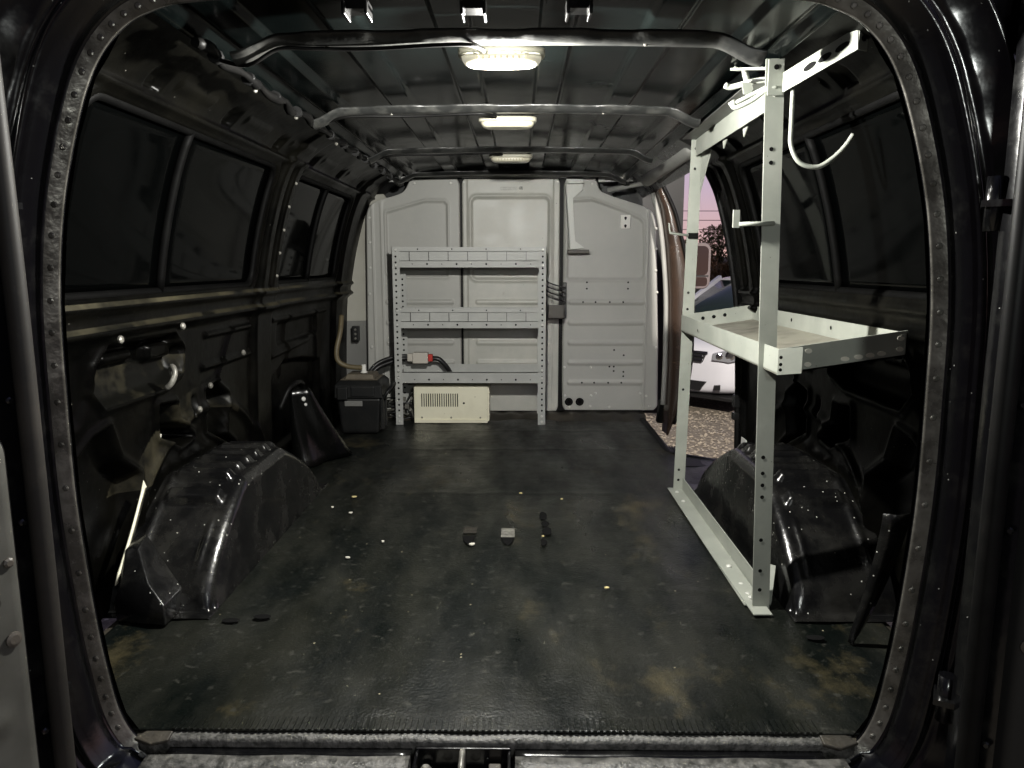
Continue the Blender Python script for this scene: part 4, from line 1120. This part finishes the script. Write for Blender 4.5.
# ------------------------------------------------------------------ rear doors
def door(name, side, ang, panelmat):
    hx_, hy_ = side * .775, -.095
    t = thing(name, (hx_, hy_, 0)); t['kind'] = 'structure'
    # local frame: u along the door away from the hinge, n inward face normal
    u = Vector((side * math.cos(math.radians(ang)) * -1, -math.sin(math.radians(ang)), 0))
    nrm_ = Vector((-side * abs(u.y), u.x * side * 1.0, 0)); nrm_ = Vector((-u.y * -side, -(-side) * -u.x * -1, 0)) if False else Vector((u.y * side, -u.x * side, 0))
    H = Vector((hx_, hy_, 0))
    def pt3(a, b, z): return H + u * a + nrm_ * b + Vector((0, 0, z))
    def tumble(z): return -.10 * max(0, z - .75) ** 1.5
    # outer shell
    bm = BM(); rings = []
    for z in np.linspace(-.12, 1.30, 24):
        k = tumble(z)
        rings.append([pt3(.0, k, z), pt3(.70, k, z), pt3(.71, .03 + k, z), pt3(.68, .075 + k, z), pt3(.03, .075 + k, z), pt3(-.005, .04 + k, z)])
    loft(bm, rings); obj('door_shell', fix(bm), FRAMEP, t)
    # lower inner panel with rounded corners and ribs
    t_, z_ = np.meshgrid(np.linspace(0, 1, 80), -.06 + .69 * (.5 - .5 * np.cos(np.linspace(0, PI, 90))))
    r_ = .05; e_ = np.clip(r_ - np.minimum(z_ + .06, .63 - z_), 0, r_); ins = r_ - np.sqrt(np.maximum(r_ * r_ - e_ * e_, 0))
    ua, ub = .057 + ins, .643 - ins
    u_ = ua + (ub - ua) * t_
    s = sd_rect(u_, z_, .35, .285, .293, .345, .05)
    dd = .076 + .014 * sst(-s, .0, .014)
    for zc in (.18, .40): dd += .006 * np.exp(-((z_ - zc) / .02) ** 2) * sst(-s, .03, .06)
    P = np.array([[list(pt3(u_[j, i], dd[j, i], z_[j, i])) for i in range(u_.shape[1])] for j in range(u_.shape[0])])
    bm = grid_bm(P); fix(bm)
    obj('inner_panel', bm, panelmat, t)
    bm = BM(); disc(bm, pt3(.085, .092, .30), nrm_, .012, h=.004, seg=14); disc(bm, pt3(.08, .090, .42), nrm_, .008, h=.006); fix(bm); obj_each('panel_plug', bm, BROWNB, t)
    # window
    bm = BM(); rings = []
    pth = [(a, z) for a, z in ((.10, .74), (.60, .74), (.63, .78), (.61, 1.12), (.56, 1.18), (.16, 1.18), (.11, 1.12), (.08, .78))]
    tube(bm, spline([pt3(a, .076 + tumble(z), z) for a, z in pth], 5, closed=True), .012, 8, closed=True); obj('window_seal', bm, RUBBER, t)
    bm = BM(); prism(bm, [pt3(a, .076 + tumble(z), z) for a, z in pth], nrm_ * .003); obj('pane', fix(bm), GLASS, t)
    # weatherstrip near the hinge edge
    bm = BM(); tube(bm, [pt3(.022, .085 + tumble(z) * .3, z) for z in np.linspace(-.12, 1.30, 20)], .0155, 12); obj('weatherstrip', bm, GREYSEAL if side < 0 else RUBBER, t)  # right strip gets darker rubber, painting in its shade
    bm = BM()
    for z in (.12, .47, .66): disc(bm, pt3(.045, .078, z), nrm_, .006, h=.006); 
    fix(bm); obj_each('strip_clip', bm, FRAMEP, t)
    for z in (.15, .95):
        bm = BM(); tube(bm, [pt3(-.012, .02, z - .04), pt3(-.012, .02, z + .04)], .014, 10); beam(bm, pt3(-.03, .02, z), pt3(.02, .02, z), .05, .01); obj('hinge', bm, FRAMEP, t)
    return t
door('door_1', -1, 112, DOORG)
door('door_2', 1, 150, CARB)  # same door on the unlit side; darker panel material paints the shade

# ------------------------------------------------------------------ outside
ZG = -.70
bm = BM(); 
vs = [bm.verts.new(p) for p in ((-60, -40, ZG), (90, -40, ZG), (90, 90, ZG), (-60, 90, ZG))]; bm.faces.new(vs)
GR = mat('gravel', (.30, .255, .19), .85, col2=(.12, .10, .08), nscale=22, nlo=.35, nhi=.65, bump=.9, bscale=28, specks=(.62, .56, .46), speck_scale=34, speck_size=.33)
gnd = obj('gravel_ground', bm, GR, origin=(0, 0, ZG)); tag(gnd, kind='structure')
# gravel stones near the side step (uncountable)
bm = BM()
for k in range(2200):
    x = random.uniform(1.05, 2.6); y = random.uniform(2.6, 6.6); r = random.uniform(.008, .022)
    q = Vector((x, y, ZG + r * .3))
    pts = [q + Vector((random.uniform(.6, 1.2) * r * a, random.uniform(.6, 1.2) * r * b, random.uniform(.5, .9) * r * c)) for a, b, c in ((1, 0, 0), (0, 1, 0), (-1, 0, 0), (0, -1, 0), (0, 0, 1))]
    v = [bm.verts.new(p) for p in pts]
    for i in range(4): bm.faces.new((v[i], v[(i + 1) % 4], v[4]))
STONE = mat('gravel_stone', (.36, .31, .24), .8, col2=(.17, .145, .115), nscale=9)
o = obj('gravel_stones', bm, STONE); tag(o, 'loose tan gravel stones on the ground outside the side door', 'gravel', kind='stuff')

# grass verge and hill
x_, y_ = np.meshgrid(np.linspace(-60, 90, 120), np.linspace(14, 34, 40))
P = np.stack([x_, y_, ZG + .02 + 1.0 * sst(y_, 14, 30) + .15 * wob(x_, y_, 1.4, 41)], -1)
o = obj('grass_verge', grid_bm(P), GRASS); tag(o, kind='structure')
x_, t_ = np.meshgrid(np.linspace(-120, 160, 160), np.linspace(0, 1, 20))
hgt = 3.2 + 1.2 * wob(x_, x_ * 0, .08, 51) + .25 * wob(x_, t_, 1.5, 52)
P = np.stack([x_, 90 + 30 * t_, ZG - .2 + hgt * np.sin(t_ * PI / 2)], -1)
o = obj('distant_hill', grid_bm(P), HILLM); tag(o, kind='structure')

def bush(x, y, h, w, label, m1, seed):
    r = random.Random(seed)
    z0 = ZG + .02 + 1.0 * float(sst(np.array(y), 14, 30))
    t = thing('bush', (x, y, z0 - .05), label, 'bush', 'bushes beyond the parked car')
    bm = BM()
    for k in range(4200):
        a = r.uniform(0, 2 * PI); rr = w * math.sqrt(r.random()) * (.6 + .4 * math.sin(3 * a + seed)); zz = r.random()
        zz = zz * h * (1 - .55 * (rr / w) ** 2)
        p = Vector((x + rr * math.cos(a), y + rr * math.sin(a), z0 + .08 + zz))
        s_ = r.uniform(.035, .08)
        d1_ = Vector((r.uniform(-1, 1), r.uniform(-1, 1), r.uniform(-1, 1))).normalized(); d2_ = d1_.cross(Vector((r.uniform(-1, 1), r.uniform(-1, 1), r.uniform(-1, 1)))).normalized()
        bm.faces.new([bm.verts.new(p + d1_ * s_), bm.verts.new(p + d2_ * s_ * .5), bm.verts.new(p - d1_ * s_), bm.verts.new(p - d2_ * s_ * .5)])
    obj('foliage', bm, m1, t)
    bm = BM()
    for k in range(5):
        a = 2 * PI * k / 5; tube(bm, [(x, y, z0 - .06), (x + .15 * w * math.cos(a), y + .15 * w * math.sin(a), z0 + .4 * h), (x + .5 * w * math.cos(a), y + .5 * w * math.sin(a), z0 + .75 * h)], [.05, .03, .015], 6)
    obj('stems', bm, BARK, t)
blab = ['tall dark bush against the dusk sky beyond the parked white car', 'brown bush behind the rack far post, left of the tall dark bush', 'low tawny bush directly above the roof of the parked white car']
for i, (x, y, h, w, m1) in enumerate(((9.1, 33.5, 2.3, 1.8, LEAF2), (6.9, 30, 1.5, 1.5, LEAF), (7.2, 24, .9, 1.1, LEAF))):
    bush(x, y, h, w, blab[i], m1, i + 3)
# power lines far away with their poles
for i, (zp, lab) in enumerate(((4.1, 'highest thin power line crossing the dusk sky'), (3.55, 'middle thin power line crossing the dusk sky'), (3.0, 'lowest thin power line crossing the dusk sky'))):
    bm = BM(); tube(bm, [(x, 45, zp + .25 * ((x - 15) / 25) ** 2) for x in np.linspace(-10, 40, 26)], .02, 5); o = obj('power_line', bm, WIRE); tag(o, lab, 'power line', 'power lines')

# side mirror of the van
sm = thing('side_mirror', (1.22, 3.86, .70), 'wing mirror with a pinkish rim standing out from the van beside the side opening', 'mirror')
def rrect(cx, cz, hx__, hz__, r, y, n_=6):
    out = []
    for (sx, sz, a0) in ((1, 1, 0), (-1, 1, 90), (-1, -1, 180), (1, -1, 270)):
        for k in range(n_):
            a = math.radians(a0 + 90 * k / (n_ - 1)); out.append((cx + sx * (hx__ - r) + r * math.cos(a), y, cz + sz * (hz__ - r) + r * math.sin(a)))
    return out
cxm, czm = 1.235, .855
bm = BM(); loft(bm, [rrect(cxm, czm, .098, .150, .05, 3.845), rrect(cxm, czm, .102, .155, .05, 3.86), rrect(cxm, czm, .098, .150, .05, 3.92), rrect(cxm, czm, .06, .10, .04, 3.97)]); obj('housing', fix(bm), MIRH, sm)
bm = BM(); loft(bm, [rrect(cxm, czm + .035, .084, .098, .035, 3.8435), rrect(cxm, czm + .035, .084, .098, .035, 3.8455)]); obj('main_glass', fix(bm), MIRR, sm)
bm = BM(); loft(bm, [rrect(cxm, czm - .105, .080, .030, .02, 3.8425), rrect(cxm, czm - .105, .080, .030, .02, 3.8455)]); obj('wide_glass', fix(bm), MIRR, sm)
bm = BM(); box(bm, cxm - .088, cxm + .088, 3.842, 3.846, czm - .072, czm - .063); obj('glass_bar', fix(bm), CARB, sm)
bm = BM(); tube(bm, spline([(cxm - .05, 3.90, czm - .08), (1.10, 3.95, czm - .10), (1.0, 4.0, czm - .12)], 5), .022, 10); tube(bm, spline([(cxm - .05, 3.90, czm + .08), (1.10, 3.95, czm + .06), (1.0, 4.0, czm + .04)], 5), .018, 10); obj('arm', bm, CARB, sm)

# parked white car: local x forward, y to its left
def build_car():
    cx_, cy_, yaw = 1.74, 6.85, math.radians(225)
    t = thing('car', (cx_, cy_, ZG), 'white car parked on the gravel outside the side door, front toward the van', 'car')
    ca, sa = math.cos(yaw), math.sin(yaw)
    def W(x, y, z): return (cx_ + x * ca - y * sa, cy_ + x * sa + y * ca, ZG + z)
    # stations from the nose (x=0) to the tail (x=-4.5)
    st = [(0.02, .52, .24, .52, .60), (-.02, .62, .20, .52, .68), (-.10, .74, .18, .54, .735), (-.25, .82, .17, .58, .785), (-.5, .86, .17, .62, .835), (-.9, .875, .17, .66, .90), (-1.25, .88, .17, .70, .95),
          (-2.2, .885, .17, .74, .97), (-3.2, .88, .17, .74, .98), (-3.9, .86, .18, .70, 1.0), (-4.3, .80, .25, .66, .98), (-4.45, .70, .30, .62, .92)]
    rings = []
    for (x, w, zb, zm, zt) in st:
        rings.append([W(x, -w * .86, zb), W(x, -w, zb + .10), W(x, -w * 1.0, zm), W(x - .01, -w * .93, zt - .05), W(x, -w * .72, zt - .005), W(x, -w * .3, zt + .012), W(x, w * .3, zt + .012), W(x, w * .72, zt - .005), W(x - .01, w * .93, zt - .05), W(x, w, zm), W(x, w, zb + .10), W(x, w * .86, zb)])
    bm = BM(); loft(bm, rings); fix(bm); o = obj('body', bm, CARW, t)
    s = o.modifiers.new('s', 'SUBSURF'); s.levels = 2; s.render_levels = 2
    cab = [(-1.15, .70, .93, .94), (-1.50, .68, .95, 1.18), (-1.95, .62, .96, 1.40), (-2.6, .60, .97, 1.45), (-3.2, .60, .98, 1.40), (-3.9, .64, 1.0, 1.05)]
    rings = []
    for (x, w, zb, zt) in cab:
        rings.append([W(x, -w - .12, zb - .06), W(x, -w - .04, (zb + zt) / 2), W(x, -w + .03, zt - .02), W(x, -w * .4, zt), W(x, w * .4, zt), W(x, w - .03, zt - .02), W(x, w + .04, (zb + zt) / 2), W(x, w + .12, zb - .06)])
    bm = BM(); loft(bm, rings); fix(bm); obj('glasshouse', bm, CARG, t)
    bm = BM()
    for sgn in (-1, 1):
        beam(bm, W(-1.06, sgn * .76, .93), W(-1.93, sgn * .60, 1.405), .05, .05); beam(bm, W(-2.7, sgn * .72, .95), W(-2.65, sgn * .61, 1.42), .09, .03)
    rr = []
    for (x, w, zz) in ((-1.90, .62, 1.40), (-2.05, .63, 1.425), (-2.6, .63, 1.47), (-3.15, .62, 1.42), (-3.3, .6, 1.39)):
        rr.append([W(x, -w, zz - .03), W(x, -w * .6, zz + .012), W(x, w * .6, zz + .012), W(x, w, zz - .03), W(x, 0, zz - .04)])
    loft(bm, rr); fix(bm); obj('roof', bm, CARW, t)
    # grille with bright bars
    bm = BM(); prism(bm, [W(.02, -.40, .64), W(.02, .40, .64), W(.045, .36, .545), W(.045, -.36, .545)], Vector(W(-.06, 0, 0)) - Vector(W(0, 0, 0))); g = obj('grille', fix(bm), CARB, t)
    bm = BM()
    for z in (.575, .615): beam(bm, W(.045, -.38, z), W(.045, .38, z), .012, .014)
    beam(bm, W(.035, -.43, .655), W(.035, .43, .655), .02, .018); obj_each('grille_bar', fix(bm), CHROME, g)
    bm = BM(); prism(bm, [W(.03, -.42, .34), W(.03, .42, .34), W(.04, .34, .24), W(.04, -.34, .24)], Vector(W(-.06, 0, 0)) - Vector(W(0, 0, 0))); obj('air_intake', fix(bm), CARB, t)
    for sgn in (-1, 1):
        bm = BM()
        A0 = [W(.015, sgn * .47, .58), W(-.03, sgn * .64, .565), W(-.16, sgn * .80, .60), W(-.38, sgn * .87, .70), W(-.30, sgn * .80, .735), W(-.08, sgn * .66, .70), W(.0, sgn * .47, .645)]
        fwd = Vector(W(.035, sgn * .02, 0)) - Vector(W(0, 0, 0))
        prism(bm, [Vector(p) - fwd * 1.0 for p in A0], fwd * 2.0); h = obj('headlight', fix(bm), LAMPC, t, bevel=.006)
        bm = BM(); disc(bm, Vector(W(-.06, sgn * .64, .635)) + fwd * 1.05, fwd, .05, h=.012, seg=16); disc(bm, Vector(W(-.015, sgn * .54, .62)) + fwd * 1.05, fwd, .035, h=.01, seg=16); obj_each('lamp_bowl', fix(bm), CHROME, h)
        bm = BM(); prism(bm, [Vector(W(.0, sgn * .50, .31)), Vector(W(-.01, sgn * .57, .32)), Vector(W(-.01, sgn * .57, .27)), Vector(W(.0, sgn * .49, .26))], fwd * 1.2); obj('fog_lamp', fix(bm), CARB, t)
        for xw in (-.85, -3.55):
            bm = BM(); tube(bm, [W(xw, sgn * .70, .32), W(xw, sgn * .72, .32), W(xw, sgn * .87, .32), W(xw, sgn * .89, .32)], [.29, .32, .32, .29], 26); wh = obj('wheel', bm, TYRE, t)
            bm = BM(); disc(bm, W(xw, sgn * .885, .32), Vector(W(0, sgn, 0)) - Vector(W(0, 0, 0)), .20, h=.012, seg=20); obj('hub', fix(bm), CHROME, wh)
    bm = BM(); 
    for sgn in (-1, 1): box_pts = None
    bm.free()
    bm = BM(); prism(bm, [W(.03, -.74, .16), W(.03, .74, .16), W(-4.3, .74, .18), W(-4.3, -.74, .18)], (0, 0, .03)); obj('underbody', fix(bm), CARB, t)
build_car()

# ------------------------------------------------------------------ light
def lamp(name, kind, loc, power, col, size):
    l = bpy.data.lights.new(name, kind); l.energy = power; l.color = col
    if kind == 'POINT': l.shadow_soft_size = size
    o = bpy.data.objects.new(name, l); COL.objects.link(o); o.location = loc; return o
lamp('dome_bulb', 'POINT', (.005, .425, 1.252), 128, (1, .985, .925), .02)
lamp('rear_fill', 'POINT', (.45, -1.5, 1.15), 30, (.95, 1, .95), .06)  # added unseen fill lamp behind the camera, lifts the rear frame
fl_ = lamp('added_outdoor_spot', 'SPOT', (.45, -4.0, 5.0), 6500, (1, .93, .85), .2)  # added unseen spot, placed to brighten the car and gravel
fl_.data.spot_size = math.radians(27); fl_.data.spot_blend = .5; fl_.data.shadow_soft_size = .2
fl_.rotation_euler = (Vector((2.1, 5.4, -.6)) - fl_.location).to_track_quat('-Z', 'Y').to_euler()

w = bpy.data.worlds.new('dusk'); scene.world = w; w.use_nodes = True
nt = w.node_tree; N = nt.nodes; L = nt.links
bg = N['Background']; tc = N.new('ShaderNodeTexCoord')
sx = N.new('ShaderNodeSeparateXYZ'); L.new(tc.outputs['Generated'], sx.inputs[0])
ramp = N.new('ShaderNodeValToRGB'); L.new(sx.outputs['Z'], ramp.inputs['Fac'])
e = ramp.color_ramp.elements
e[0].position = 0; e[0].color = (.74, .44, .36, 1)
e[1].position = .6; e[1].color = (.16, .17, .30, 1)
k = ramp.color_ramp.elements.new(.10); k.color = (.58, .45, .56, 1)
k = ramp.color_ramp.elements.new(.25); k.color = (.40, .36, .50, 1)
# brighter toward the afterglow (ahead and to the right), dark behind the photographer
dt = N.new('ShaderNodeVectorMath'); dt.operation = 'DOT_PRODUCT'; L.new(tc.outputs['Generated'], dt.inputs[0]); dt.inputs[1].default_value = (.86, .50, 0)
mr = N.new('ShaderNodeMapRange'); mr.interpolation_type = 'SMOOTHSTEP'; L.new(dt.outputs['Value'], mr.inputs[0])
mr.inputs[1].default_value = -.5; mr.inputs[2].default_value = .8; mr.inputs[3].default_value = .14; mr.inputs[4].default_value = 1.0
L.new(ramp.outputs['Color'], bg.inputs['Color']); L.new(mr.outputs[0], bg.inputs['Strength'])

vs_ = scene.view_settings
vs_.view_transform = 'Standard'; vs_.look = 'None'; vs_.exposure = 0; vs_.gamma = 1; vs_.use_curve_mapping = False
